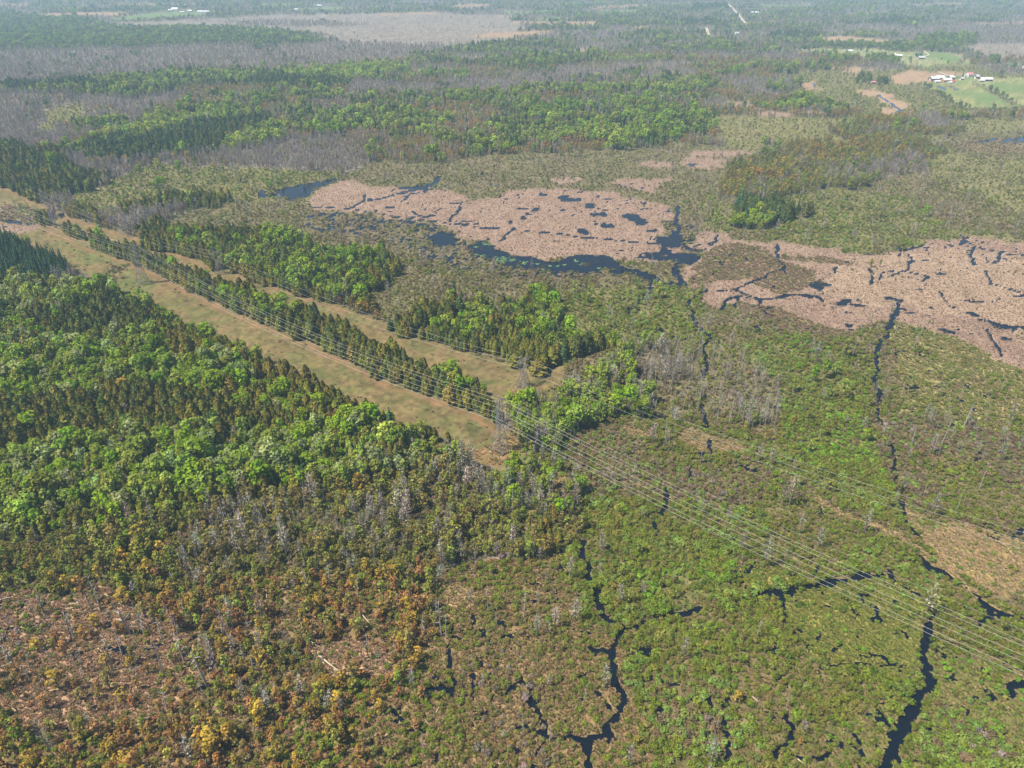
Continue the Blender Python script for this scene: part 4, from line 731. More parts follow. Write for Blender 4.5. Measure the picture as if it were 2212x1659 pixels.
TINT = {  # (words for the label, colour)
    ("cedar", "olive"): ("olive", (0.125, 0.122, 0.020)), ("cedar", "dark"): ("dark green", (0.075, 0.092, 0.022)), ("cedar", "brown"): ("brownish olive", (0.132, 0.112, 0.022)),
    ("spruce", "dark"): ("dark green", (0.040, 0.078, 0.030)), ("spruce", "blue"): ("blue green", (0.030, 0.068, 0.045)),
    ("leafy", "bright"): ("bright green", (0.19, 0.285, 0.016)), ("leafy", "fresh"): ("fresh green", (0.225, 0.285, 0.045)), ("leafy", "pale"): ("pale silvery green", (0.27, 0.31, 0.12)), ("leafy", "lime"): ("lime green", (0.27, 0.34, 0.05)), ("leafy", "dull"): ("dull green", (0.135, 0.18, 0.045)),
    ("bud", "olive"): ("olive", (0.205, 0.178, 0.050)), ("bud", "green"): ("yellow green", (0.20, 0.228, 0.038)), ("bud", "gold"): ("golden", (0.34, 0.245, 0.04)), ("bud", "rust"): ("rusty orange", (0.30, 0.165, 0.058)),
    ("bare", "grey"): ("grey", (0.275, 0.245, 0.205)), ("bare", "purple"): ("mauve grey", (0.235, 0.205, 0.20)), ("snag", "ash"): ("ash grey", (0.30, 0.26, 0.22)), ("snag", "dark"): ("charcoal grey", (0.13, 0.11, 0.095)),
    ("shrub", "olive"): ("olive", (0.195, 0.20, 0.045)), ("shrub", "moss"): ("moss green", (0.165, 0.205, 0.026)), ("shrub", "sage"): ("sage green", (0.20, 0.275, 0.058)), ("shrub", "lush"): ("bright green", (0.18, 0.31, 0.030)), ("shrub", "brown"): ("brown", (0.215, 0.165, 0.09)),
    ("shrub", "grey"): ("grey", (0.25, 0.21, 0.17)), ("shrub", "rusty"): ("rusty", (0.32, 0.18, 0.07))}

# ------------------------------------------------------------------ where each plant grows
def polar_points(d0, d1, spacing, smin, seed):
    """Uneven points over the fan of country in view, wider apart with distance."""
    g = np.random.default_rng(seed); xs = []; ys = []; d = d0
    while d < d1:
        s = max(smin, d * spacing); w = .94 * (d * CP + CAM_H * SP); n = int(2 * w / s)
        x = (np.arange(n) - n / 2 + g.uniform(-.48, .48, n)) * s; y = d + g.uniform(-.5, .5, n) * s
        xs.append(x); ys.append(y); d += s * .97
    return np.concatenate(xs), np.concatenate(ys)
def at_ground(x, y):
    i = lookup(x, y); return KL[i], HZ[i], CD[i], nA[i]
bykind = {k: [] for k in SHAPES}      # rows: x, y, z, rot, sx, sz, tint rgb, variant, class
info = {k: [] for k in SHAPES}
TKEYS = list(TINT)
LUSH = dict(snag=1.0, bare=1.25, cedar=1.45, shrub=1.08, leafy=1.12, bud=1.25, spruce=1.3)
def scatter(px, py, dens_key, mix_key, seed, hscale, spread=0.0):
    g = np.random.default_rng(seed)
    kl, hz_, cd, na = at_ground(px, py)
    dens = np.zeros(len(px)); 
    for k, c in CL.items(): dens[kl == c["i"]] = c[dens_key]
    dv = dens * np.where(dens < .97, .55 + .9 * vnoise(px / 19, py / 19, seed + 5), 1)
    ok = (g.random(len(px)) < dv) & (cd > (1.15 if mix_key == "smix" else 1.3)) & (hz_ > (-.1 if mix_key == "smix" else .0))
    d_all = np.hypot(px, py)
    for k, c in CL.items():
        m = np.nonzero(ok & (kl == c["i"]))[0]
        if not len(m) or not c[mix_key]: continue
        w = np.array([q[2] for q in c[mix_key]], float)
        # neighbours tend to be alike: shift the draw with a slow noise
        kk = .62 if mix_key == "tmix" else .5
        u = (g.random(len(m)) * kk + (1 - kk) * np.clip((fbm(px[m] / 34, py[m] / 34, seed + 11, 2) - .5) * 2.2 + .5, 0, .999)) % 1.0
        pick = np.searchsorted(np.cumsum(w) / w.sum(), u, side="right").clip(0, len(w) - 1)
        for j, (kind, colr, _w) in enumerate(c[mix_key]):
            q = m[pick == j]
            if not len(q): continue
            n = len(q); base = np.array(TINT[(kind, colr)][1])
            br = np.exp(g.normal(0, .17, n))[:, None]; hue = 1 + g.normal(0, .07, (n, 3))
            tint = np.clip(base * LUSH.get(kind, 1.35) * br * hue, .01, .9)
            sc = c["size"] * hscale * np.clip(np.exp(g.normal(0, .27, n)), .5, 1.55) * (.72 + .56 * np.clip((fbm(px[q] / 13, py[q] / 13, seed + 21, 2) - .5) * 2 + .5, 0, 1)); widen = np.clip((d_all[q] - 700) / 2500, 0, 1) * spread
            bykind[kind].append(np.column_stack([px[q], py[q], hz_[q] - .05, g.uniform(0, 6.283, n), sc * np.clip(np.exp(g.normal(0, .1, n)), .75, 1.3) * (1 + widen), sc, tint, g.integers(0, SHAPES[kind][1], n), np.full(n, c["i"]), np.full(n, TKEYS.index((kind, colr)))]))
px, py = polar_points(128, 5200, 1 / 235, 2.75, 21); scatter(px, py, "trees", "tmix", 22, .97, .55)
px, py = polar_points(125, 1900, 1 / 190, 1.7, 23); scatter(px, py, "shrubs", "smix", 24, .85, .5)
# tufts of cattail, sedge and grass
px, py = polar_points(124, 1150, 1 / 360, 1.0, 25)
kl, hz_, cd, na = at_ground(px, py); g = np.random.default_rng(26)
dens = np.zeros(len(px)); tt = np.zeros((len(px), 3))
for k, c in CL.items():
    m = kl == c["i"]; dens[m] = c["tufts"]; tt[m] = c["tuft"]
ok = (g.random(len(px)) < dens) & (hz_ > -.04) & (cd > 1.05)
q = np.nonzero(ok)[0]; n = len(q); ismarsh = np.isin(kl[q], [CL["cattail"]["i"], CL["cattail_pale"]["i"]])
tt_ = tt[q] * np.exp(g.normal(0, .12, n))[:, None]
green = (g.random(n) < .16) & ~ismarsh; tt_[green] = tt_[green] * np.array([.55, .85, .5])
s_ = np.where(ismarsh, .40, .8) * np.exp(g.normal(0, .2, n)) * np.clip(np.hypot(px[q], py[q]) / 420, 1, 1.45)
TUFTS = np.column_stack([px[q], py[q], hz_[q] - .05, g.uniform(0, 6.283, n), s_ * 1.25, s_, tt_, g.integers(0, 3, n), kl[q], np.zeros(n)]); T_MARSH = ismarsh
print("tufts", n)
ALL = {k: (np.concatenate(v) if v else np.zeros((0, 12))) for k, v in bykind.items()}
# trees keep off the pylons, the roads and the buildings
KEEP = [(-6.7, 333, 11), (-10, 318, 11), (3, 326, 8), (-17, 326, 8), (-308, 572, 12), (7.3, 403.4, 10), (-251.7, 594, 10)]
FARMS = []
for (cr, a, b_, rad) in [("FA", 520, 340, 55), ("FA", 1050, 300, 40), ("FA", 1400, 340, 35), ("FA", 1220, 300, 30), ("FB", 1450, 310, 40), ("FB", 1930, 350, 40), ("FB", 450, 205, 40), ("FB", 960, 840, 14), ("FD", 435, 112, 60), ("FD", 730, 136, 60), ("FD", 590, 126, 40), ("FD", 1690, 112, 40)]:
    x, y = W1(cr, a, b_); KEEP.append((x, y, rad)); 
ROADS = [(9, PW("FC", (560, 60), (620, 125), (690, 190), (712, 222), (740, 262), (770, 300), (792, 325), (780, 350), (730, 358))), (9, PW("FC", (255, 392), (268, 440), (286, 492))), (5, PW("FB", (1560, 288), (1700, 298), (1860, 318), (2100, 340), (2300, 356))), (5, PW("FA", (1500, 30), (1800, 55), (2140, 86), (2500, 110))), (4, PW("FB", (1990, 310), (2080, 285), (2120, 262), (2080, 235), (2020, 180))), (5, PW("FB", (225, 165), (330, 176), (420, 190))), (4, PW("FA", (440, 180), (520, 210), (640, 260)))]
for k in ALL:
    a = ALL[k]; keep = np.ones(len(a), bool)
    for x, y, rad in KEEP: keep &= np.hypot(a[:, 0] - x, (a[:, 1] - y) / (1 if y < 700 else 2.2)) > (rad if k != "shrub" else rad * .45)
    for w, pl in ROADS:
        for (x1, y1), (x2, y2) in zip(pl[:-1], pl[1:]):
            t = np.clip(((a[:, 0] - x1) * (x2 - x1) + (a[:, 1] - y1) * (y2 - y1)) / ((x2 - x1) ** 2 + (y2 - y1) ** 2 + 1e-9), 0, 1)
            dx = a[:, 0] - x1 - t * (x2 - x1); dy = a[:, 1] - y1 - t * (y2 - y1); keep &= (np.abs(dx) > w) | (dy > 12) | (dy < -w * 6)
    ALL[k] = a[keep]
    print(k, len(ALL[k]))

# ------------------------------------------------------------------ single plants the photograph sets apart
EXPL = []    # kind, crop, x, y (foot), height m, width factor, colour key or rgb, label
def ex(kind, crop, a, b_, h, w, colr, label=None): EXPL.append((kind, crop, a, b_, h, w, colr, label))
for a, b_, h in [(595, 365, 11), (640, 352, 13), (740, 470, 12), (838, 515, 19), (292, 545, 10), (460, 545, 15), (330, 525, 12), (520, 680, 8), (1180, 692, 14), (1232, 718, 11), (1045, 770, 16), (1325, 848, 20), (922, 520, 14), (1032, 545, 12), (888, 778, 9), (200, 812, 10), (115, 742, 14), (60, 700, 11), (190, 712, 9), (340, 692, 9), (720, 742, 16), (690, 640, 12), (1330, 632, 13), (1075, 1030, 13), (560, 830, 9), (860, 520, 8), (1290, 905, 8), (470, 528, 13)]:
    ex("snag", "D4", a, b_, h, 1.5, "dark")
for a, b_, h in [(68, 475, 8), (778, 636, 13), (1895, 250, 12), (1960, 230, 14), (1265, 250, 15), (2105, 210, 13), (1620, 770, 11), (1575, 700, 12), (1890, 690, 9), (1435, 780, 10)]:
    ex("snag", "D4", a, b_, h, 1.3, "ash")
for a, b_, h in [(775, 520, 21), (1300, 400, 15), (898, 490, 9), (245, 275, 14), (655, 540, 16), (805, 545, 14), (310, 670, 14), (365, 690, 9), (485, 660, 10), (185, 430, 9), (590, 545, 10), (510, 380, 13), (740, 390, 12), (1685, 940, 9), (1030, 1300, 9), (665, 1300, 12), (990, 110, 12), (1780, 150, 11)]:
    ex("snag", "D5", a, b_, h, 1.0, "ash")
for a, b_, h in [(1500, 470, 11), (1630, 430, 12)]: ex("bare", "D5", a, b_, h, 1.5, "grey")
for a, b_, h in [(1720, 430, 20), (1780, 390, 12), (1690, 120, 9), (1760, 210, 14), (1820, 180, 13), (1945, 690, 18), (1990, 250, 9), (1610, 745, 10), (1395, 440, 12), (2140, 215, 10), (1830, 470, 12), (1910, 300, 9), (1540, 230, 9), (2100, 160, 9), (1690, 340, 8), (385, 680, 13), (215, 700, 9), (790, 1110, 8)]:
    ex("snag", "D3", a, b_, h, .8, "ash")
for a, b_, h in [(800, 920, 11)]: ex("snag", "D6", a, b_, h, .8, "ash")
for a, b_, h, c in [(1370, 380, 7.5, "rust"), (620, 470, 7, "gold"), (930, 400, 7.5, "olive"), (380, 860, 9, "gold"), (520, 930, 5.5, "olive"), (800, 950, 7, "gold"), (310, 990, 7, "rust"), (250, 620, 6, "gold"), (350, 610, 5, "olive"), (680, 700, 5, "gold"), (840, 720, 5, "gold"), (1160, 650, 7, "green"), (1240, 870, 7, "green"), (470, 1270, 6, "rust"), (1010, 170, 7, "rust"), (775, 200, 6.5, "green"), (330, 1110, 4.5, "green"), (610, 1240, 5, "green"), (1420, 1010, 6, "green"), (740, 1230, 5, "gold")]:
    ex("bud", "D4", a, b_, h * 1.25, 1.4, c)
for a, b_, h, c in [(650, 920, 6, "rust"), (610, 1110, 4.5, "rust"), (260, 200, 6, "green"), (400, 250, 7, "green"), (560, 250, 7, "green"), (690, 260, 6.5, "green"), (460, 1310, 5, "green"), (1920, 200, 5, "green"), (1090, 120, 5, "green")]:
    ex("bud", "D5", a, b_, h * 1.2, 1.4, c)
for a, b_, h, c in [(190, 1080, 10, "green"), (640, 1240, 10, "olive"), (1110, 1130, 9, "green"), (1060, 1330, 8, "green"), (610, 960, 9, "green"), (1800, 1300, 7, "green"), (1960, 690, 5, "green"), (640, 1480, 8, "rust"), (380, 1240, 8, "green")]:
    ex("bud", "D2", a, b_, h, 1.4, c)
for a, b_, h, c in [(455, 750, 7, "green"), (840, 300, 6, "gold")]: ex("bud", "D3", a, b_, h, 1.3, c)
for a, b_, h, c in [(510, 870, 6, "gold"), (885, 1125, 4, "rust"), (1700, 860, 3.5, "green")]: ex("bud", "D6", a, b_, h, 1.6, c)
for a, b_, h, c in [(800, 1480, 10, "gold")]: ex("bud", "D1", a, b_, h, 1.7, c)
ex("bud", "D1", 790, 130, 12, 1.9, "gold", "round golden broadleaf tree standing among the dark cedars of the left wood")
ex("bud", "C5", 1232, 686, 9, 1.3, "green", "larger of two yellow green trees alone on the tan marsh"); ex("bud", "C5", 1290, 684, 8, .9, "green", "slimmer of two yellow green trees alone on the tan marsh")
ex("bare", "C5", 1145, 684, 9, .7, "grey", "thin leafless tree beside two yellow trees on the marsh")
ex("bud", "C4", 580, 172, 14, 1.1, "green", "lone yellow green tree at the marsh's upper tip by the pool"); ex("bud", "C4", 875, 200, 7, 1.3, "gold")
for a, b_, h, lab in [(760, 705, 16, "second yellow flowering tree from the right, before the far grey woods"), (815, 705, 17, "rightmost yellow flowering tree before the far grey woods"), (550, 705, 12, "leftmost yellow flowering tree before the far grey woods"), (682, 730, 15, "yellow flowering tree with a slender stem, third from the right of its row"), (926, 740, 12, "yellow tree on the green shrub meadow above the blue pond")]:
    ex("bud", "C1", a, b_, h, 1.1, "gold", lab)
ex("spruce", "C4", 370, 540, 17, 1.2, "dark", "tall dark spruce on the far edge of the cedar wood near the pond"); ex("spruce", "C4", 775, 815, 20, 1.25, "dark", "grey green spruce alone among brown shrubs beyond the second corridor")
ex("cedar", "D2", 1392, 175, 11, 2.6, "brown", "broad round cedar beside the smaller pylon"); ex("cedar", "D2", 1250, 125, 10, 2.2, "olive", "rounded cedar at the wood's edge behind the smaller pylon"); ex("cedar", "D2", 1480, 110, 12, 2.0, "olive", "big rounded cedar at the wood's last corner, two trees along from the pylon")
ex("spruce", "D2", 1555, 95, 17, 1.5, "dark", "spruce with drooping layered boughs behind the smaller pylon"); ex("spruce", "D2", 1985, 110, 13, 1.3, "dark", "dark spruce among saplings above the bright green clump")
for a, b_, h, w, lab in [(700, 612, 11, 1.3, "slim cedar, left one of a pair on the corridor edge by the big pylon"), (732, 612, 10, 1.2, "slim cedar, right one of a pair on the corridor edge by the big pylon"), (816, 612, 7, 1.2, "small lone cedar at the corridor's end left of the big pylon"), (455, 560, 19, 1.5, "tall spire shaped cedar at the corridor edge left of the big pylon"), (520, 600, 12, 1.6, "wide cedar at the corner of the left wood")]:
    ex("cedar" if a != 455 else "spruce", "D2", a, b_, h, w, "brown" if a == 816 else "olive" if a != 455 else "dark", lab)
for a, b_, h, w, lab in [(1220, 400, 12, 1.7, "leftmost bright green tree of the clump at the strip's end"), (1262, 420, 12, 1.6, "second bright green tree of the clump at the strip's end"), (1310, 390, 14, 1.5, "tallest bright green tree of the clump at the strip's end"), (1350, 370, 12, 1.3, "rightmost bright green tree of the clump at the strip's end"), (1240, 490, 9, 1.5, "low bright green tree below the clump by the big pylon")]:
    ex("leafy", "D2", a, b_, h, w, "bright", lab)
for a, b_, h, w, c, lab in [(1720, 220, 12, 1.2, "bright", "bright green egg shaped tree among saplings, left of a taller clump"), (1790, 225, 13, 1.1, "bright", "bright green tree amid the sapling clump right of the smaller pylon"), (1850, 140, 13, 1.2, "bright", "bright green tree at the top of the sapling clump"), (1900, 250, 11, 1.0, "fresh", None)]:
    ex("leafy", "D2", a, b_, h, w, c, lab)
for a, b_, h, w in [(1700, 560, 17, 1.35), (1760, 550, 18, 1.4), (1820, 545, 17, 1.5), (1880, 550, 16, 1.3)]: ex("leafy", "C3", a, b_, h, w, "bright")
ex("leafy", "C3", 1330, 560, 16, 1.4, "lime", "lime green tree standing tall above the cedars of the second corridor"); ex("leafy", "C3", 1350, 605, 12, 1.2, "lime", "lime green tree at the foot of a taller one beside the second corridor")
for a, b_, h, w, c in [(1350, 1170, 14, 1.7, "bright"), (1290, 1200, 12, 1.3, "bright"), (1080, 1260, 11, 1.5, "bright"), (1230, 1230, 13, 1.3, "bright"), (1150, 1250, 13, 1.3, "bright"), (1050, 1010, 10, 1.3, "bright"), (480, 1200, 12, 2.2, "pale"), (270, 1240, 13, 2.0, "fresh"), (600, 860, 9, 1.7, "lime")]: ex("leafy", "C3", a, b_, h, w, c)
for a, b_, h, w, c in [(200, 400, 16, 1.7, "bright"), (1230, 790, 15, 1.6, "bright"), (1010, 160, 11, 1.4, "bright"), (430, 190, 14, 1.8, "pale"), (1130, 170, 14, 1.7, "fresh"), (640, 180, 13, 1.6, "pale"), (1840, 620, 14, 1.8, "bright"), (1960, 640, 13, 1.6, "bright"), (1720, 680, 13, 1.5, "bright"), (2080, 660, 12, 1.4, "bright"), (720, 580, 12, 1.7, "bright"), (1110, 640, 14, 1.5, "bright"), (900, 740, 12, 1.7, "bright"), (130, 980, 12, 1.8, "fresh"), (680, 870, 13, 1.6, "bright"), (1660, 730, 10, 1.4, "bright"), (1900, 560, 12, 1.5, "bright"), (310, 980, 8, 1.4, "bright")]: ex("leafy", "D1", a, b_, h, w, c)
for a, b_, h, w, c in [(470, 740, 12, 2.0, "ash"), (820, 300, 11, 1.8, "grey"), (1810, 50, 10, 1.6, "grey"), (1930, 60, 9, 1.6, "grey"), (1280, 90, 10, 1.5, "grey"), (1150, 560, 13, 1.0, "grey"), (1520, 470, 14, 1.1, "grey")]: ex("bare", "D1", a, b_, h, w, "grey")
ex("leafy", "FA", 1710, 275, 17, 1.6, "dull", "big round green tree alone in the fields right of the farm")
for a, b_ in [(930, 290), (750, 320)]: ex("spruce", "FA", a, b_, 15, 1.1, "dark")
for a, b_ in [(1850, 310), (1890, 308), (1930, 305), (1965, 302)]: ex("spruce", "FB", a, b_, 17, 1.2, "dark")
for a, b_, h in [(85, 1110, 15), (150, 1110, 10)]: ex("spruce", "FA", a, b_, h, 1.2, "dark")
extra = {k: [] for k in SHAPES}
for kind, crop, a, b_, h, w, colr, lab in EXPL:
    x, y = W1(crop, a, b_); i = lookup(np.array([x]), np.array([y]))[0]
    if kind == "bare" and colr == "ash": colr = "grey"
    base = np.array(TINT[(kind, colr)][1]) * LUSH.get(kind, 1.35) * math.exp(rnd.gauss(0, .08)); s = h / SHAPES[kind][4]
    # nothing else grows into a tree that stands alone
    for k in ALL:
        A_ = ALL[k]; near = np.hypot(A_[:, 0] - x, A_[:, 1] - y) < (1.2 if kind in ("snag", "bare") else 1.7 * s * w)
        if near.any(): ALL[k] = A_[~near]
    extra[kind].append(([x, y, max(HZ[i], -.3) - .05, rnd.uniform(0, 6.28), s * w, s, *np.clip(base, .01, .9), rnd.randrange(SHAPES[kind][1]), KL[i], TKEYS.index((kind, colr))], lab))

# ------------------------------------------------------------------ the largest of each kind as things of their own, the rest as one mass
TW = ["the very edge", "a twentieth", "a tenth", "three twentieths", "a fifth", "a quarter", "three tenths", "seven twentieths", "two fifths", "nine twentieths", "halfway", "eleven twentieths", "three fifths", "thirteen twentieths", "seven tenths", "three quarters", "four fifths", "seventeen twentieths", "nine tenths", "nineteen twentieths", "the full way"]
LIMIT = 300
REST = {}
for kind in NAMES:
    A_ = ALL[kind]; H = SHAPES[kind][4]; E_ = extra[kind]
    u, v, dep = w2v(A_[:, 0], A_[:, 1], A_[:, 2]); top = w2v(A_[:, 0], A_[:, 1], A_[:, 2] + H * A_[:, 5])[1]
    inside = (u > 4) & (u < 2208) & (v > 10) & (v < 1655)
    big = np.where(inside, (v - top) * (1 if kind in ("snag",) else A_[:, 4]), -1)
    order = np.argsort(-big)[:max(0, LIMIT - len(E_))]; order = order[big[order] > 0]
    sel = np.zeros(len(A_), bool); sel[order] = True; REST[kind] = A_[~sel]
    rows = [(list(q), None) for q in A_[sel]] + E_
    nm, cn, tn, cat = NAMES[kind]
    cells = {}
    info_ = []
    for q, lab in rows:
        uu, vv, _d = w2v(q[0], q[1], q[2] + H * q[5] * .5); hgt = q[5] * H
        wd = TINT[TKEYS[int(q[11])]][0]; iu = int(round(float(uu) / 2212 * 20)); iv = int(round(float(vv) / 1659 * 20))
        info_.append([q, lab, float(uu), float(vv), hgt, wd, min(20, max(0, iu)), min(20, max(0, iv))])
    for t in info_: cells.setdefault((t[5], t[6], t[7]), []).append(t)
    for t in info_:
        q, lab, uu, vv, hgt, wd, iu, iv = t; c = CL[CI[int(q[10])]]
        if lab is None:
            mates = sorted([m_ for m_ in cells[(wd, iu, iv)] if m_[1] is None], key=lambda m_: m_[3]); n = len(mates); row = ""
            if n > 6:
                nr = 2 if n <= 14 else 3; part = -(-n // nr); k = mates.index(t) // part; row = (("upper row, ", "lower row, ") if nr == 2 else ("upper row, ", "middle row, ", "lower row, "))[k]; mates = mates[k * part:(k + 1) * part]
            mates.sort(key=lambda m_: m_[2]); n = len(mates); k = mates.index(t)
            if n == 1: rank = ""
            elif n == 2: rank = ("left ", "right ")[k]
            elif n == 3: rank = ("leftmost ", "middle ", "rightmost ")[k]
            else:
                side = "leftmost " if k == 0 else "rightmost " if k == n - 1 else None
                words_ = ["second", "third", "fourth", "fifth", "sixth", "seventh", "eighth", "ninth", "tenth"]
                rank = side or ((words_[k - 1] + " from left ") if k <= 9 else "middle ")
            size = "" if n > 2 else ("tall " if hgt > H * 1.05 else "small " if hgt < H * .62 else "")
            place = f"{TW[iu]} across and {TW[iv]} down the photo"
            if iu == 10: place = f"mid width and {TW[iv]} down the photo"
            where = c["where"] if n < 3 and not row else ""
            lab = f"{rank}{size}{wd} {cat} {where}".strip() + ", " + place
            if row: lab = f"{rank.strip()}, {row}{wd} {cat}, {place}"
            if len(lab.replace(",", "").split()) > 16: lab = f"{rank}{row}{size if not row else ''}{wd} {cat}, {place}"
            if len(lab.replace(",", "").split()) > 16: lab = lab.replace(" the photo", "")
        root = thing(nm, lab, cat, (q[0], q[1], q[2]), q[3], {"shrub": "shrubs of the thicket", "snag": "dead trunks standing in the swamp"}.get(kind, cat + "s of the woods"))
        cm, tm = MESHES[kind][int(q[9])]
        root.scale = (q[4], q[4], q[5])
        o = link(cn, cm, root); o["tint"] = [float(z) for z in q[6:9]]
        if tm: link(tn, tm, root)
# masses
def mass(name, rows, kind, label):
    n = len(rows)
    if not n: return
    me = bpy.data.meshes.new(name); me.vertices.add(n); me.vertices.foreach_set("co", rows[:, :3].astype(np.float32).ravel())
    def attr(nm, ty, dat, key):
        a = me.attributes.new(nm, ty, 'POINT'); a.data.foreach_set(key, np.ascontiguousarray(dat).ravel())
    attr("rot", 'FLOAT_VECTOR', np.column_stack([np.zeros(n), np.zeros(n), rows[:, 3]]).astype(np.float32), "vector")
    attr("scl", 'FLOAT_VECTOR', np.column_stack([rows[:, 4], rows[:, 4], rows[:, 5]]).astype(np.float32), "vector")
    attr("tint", 'FLOAT_VECTOR', rows[:, 6:9].astype(np.float32), "vector")
    attr("pick", 'INT', rows[:, 9].astype(np.int32), "value")
    o = tag(link(name, me), label, None, None, "stuff")
    ng = bpy.data.node_groups.new(name, 'GeometryNodeTree')
    ng.interface.new_socket("Geometry", in_out='INPUT', socket_type='NodeSocketGeometry'); ng.interface.new_socket("Geometry", in_out='OUTPUT', socket_type='NodeSocketGeometry')
    N = ng.nodes; L = ng.links; gi = N.new("NodeGroupInput"); go = N.new("NodeGroupOutput"); jn = N.new("GeometryNodeJoinGeometry")
    def named(nm, ty):
        a = N.new("GeometryNodeInputNamedAttribute"); a.data_type = ty; a.inputs["Name"].default_value = nm; return a.outputs["Attribute"]
    rot = named("rot", 'FLOAT_VECTOR'); scl = named("scl", 'FLOAT_VECTOR'); pk = named("pick", 'INT')
    for k, po in enumerate(PROTO[kind]):
        cmp_ = N.new("FunctionNodeCompare"); cmp_.data_type = 'INT'; cmp_.operation = 'EQUAL'
        ins = [s for s in cmp_.inputs if s.type == 'INT']; L.new(pk, ins[0]); ins[1].default_value = k
        oi = N.new("GeometryNodeObjectInfo"); oi.inputs["Object"].default_value = po
        ip = N.new("GeometryNodeInstanceOnPoints")
        L.new(gi.outputs[0], ip.inputs["Points"]); L.new(cmp_.outputs[0], ip.inputs["Selection"]); L.new(oi.outputs["Geometry"], ip.inputs["Instance"]); L.new(rot, ip.inputs["Rotation"]); L.new(scl, ip.inputs["Scale"])
        L.new(ip.outputs[0], jn.inputs[0])
    L.new(jn.outputs[0], go.inputs[0])
    md = o.modifiers.new("scatter", 'NODES'); md.node_group = ng
mass("cedar_woods", REST["cedar"], "cedar", "the remaining cedars of the woods")
mass("spruce_woods", REST["spruce"], "spruce", "the remaining spruces of the woods")
mass("leafy_woods", REST["leafy"], "leafy", "the remaining leafy trees of the woods")
mass("budding_woods", REST["bud"], "bud", "the remaining budding trees of the woods")
mass("leafless_woods", REST["bare"], "bare", "the remaining leafless trees of the woods")
mass("dead_woods", REST["snag"], "snag", "the remaining dead trunks of the swamp")
mass("willow_shrubbery", REST["shrub"], "shrub", "the remaining willow shrubs of the thickets")
mass("cattail_reeds", TUFTS[T_MARSH], "tuft", "dry tan cattails covering the marsh")
mass("sedge_grass", TUFTS[~T_MARSH], "tuft", "dry sedge tussocks and grass between the shrubs")
# lily pads on the pond: flat floating leaves
pads = MB(); r = random.Random(5)
for a, b_, w, h in [(965, 484, 45, 10), (1040, 490, 35, 8), (900, 500, 20, 6), (895, 543, 20, 6), (930, 552, 20, 8), (1045, 575, 45, 22), (1115, 575, 25, 10), (1165, 592, 40, 12), (1085, 403, 18, 8), (1250, 597, 14, 5), (1325, 610, 14, 5), (1370, 612, 12, 5), (1410, 604, 12, 5), (1475, 580, 18, 8), (1520, 600, 40, 10), (1280, 628, 14, 8), (1610, 622, 16, 6)]:
    for _ in range(int(w * h * .10) + 6):
        q = (r.gauss(0, .42), r.gauss(0, .42)); x, y = W1("C4", a + q[0] * w, b_ + q[1] * h); s = r.uniform(.3, .8); t0 = r.uniform(0, 6); n = 7
        pads.poly([(x + s * math.cos(t0 + 6.283 * j / n) * r.uniform(.8, 1.1), y + s * math.sin(t0 + 6.283 * j / n) * r.uniform(.8, 1.1), .012 + .001 * r.random()) for j in range(n)])
tag(pads.build("lily_pads", plain("lily_green", (0.12, 0.22, 0.05), .6)), "bright green floating lily leaves on the dark pond", kind="stuff")

# ------------------------------------------------------------------ fallen logs
LOGS = [("D5", (250, 800), (125, 1000), "longest bleached fallen trunk, slanting across the brown swamp"), ("D5", (0, 655), (118, 752), "bleached fallen trunk just up and left of the longest one"), ("D5", (365, 866), (545, 836), "bleached fallen trunk lying level across a muddy ditch"), ("D5", (740, 1020), (775, 962), "short bent log standing out of the water beside a ditch"), ("D5", (670, 1058), (705, 1105), "short forked grey log near the words' middle bottom edge"), ("D5", (1117, 1325), (1180, 1361), "bleached log cut off by the bottom edge of the photo"), ("D5", (720, 195), (765, 160), "short tan log by the tan sedge patch"), ("D5", (135, 392), (290, 352), None), ("D5", (130, 52), (290, 32), "slender grey fallen trunk below the grey band of trees"), ("D5", (260, 380), (330, 470), "bleached fallen log slanting down between golden saplings near the swamp's middle"),
        ("D4", (2035, 658), (2165, 752), "pair of bleached fallen trunks side by side, the upper one"), ("D4", (2060, 690), (2160, 760), "pair of bleached fallen trunks side by side, the lower one"), ("D4", (1210, 372), (1300, 408), None), ("D4", (465, 355), (502, 378), "pale log at the head of the tan swamp's ditch"), ("D4", (880, 1075), (960, 1048), "thin bleached log lying on the tan swamp"), ("D4", (832, 965), (860, 935), "short pale log leaning by a golden tree"), ("D4", (0, 300), (70, 285), "pale log at the left edge of the tan swamp"), ("D4", (1770, 238), (1880, 218), "long pale log lying level at the foot of the grey band of trees"), ("D4", (1700, 240), (1705, 290), None), ("D4", (630, 610), (660, 632), "short pale log beside a ditch in the tan swamp"), ("D4", (1960, 545), (2050, 600), "pale log lying just above the pair of bleached fallen trunks"), ("D4", (1110, 1262), (1150, 1268), "short white log at the bottom edge among golden trees"), ("D4", (750, 1275), (790, 1298), None), ("D4", (2165, 1000), (2212, 940), None), ("D4", (320, 875), (390, 868), "thin pale log lying level on the open tan swamp by an orange sapling"),
        ("D6", (868, 1222), (918, 1262), "grey fallen trunk at the bottom edge of the willow thicket"), ("D6", (600, 850), (640, 880), None), ("D6", (630, 1125), (680, 1110), None)]
NW = ["first", "second", "third", "fourth", "fifth", "sixth", "seventh", "eighth", "ninth", "tenth"]
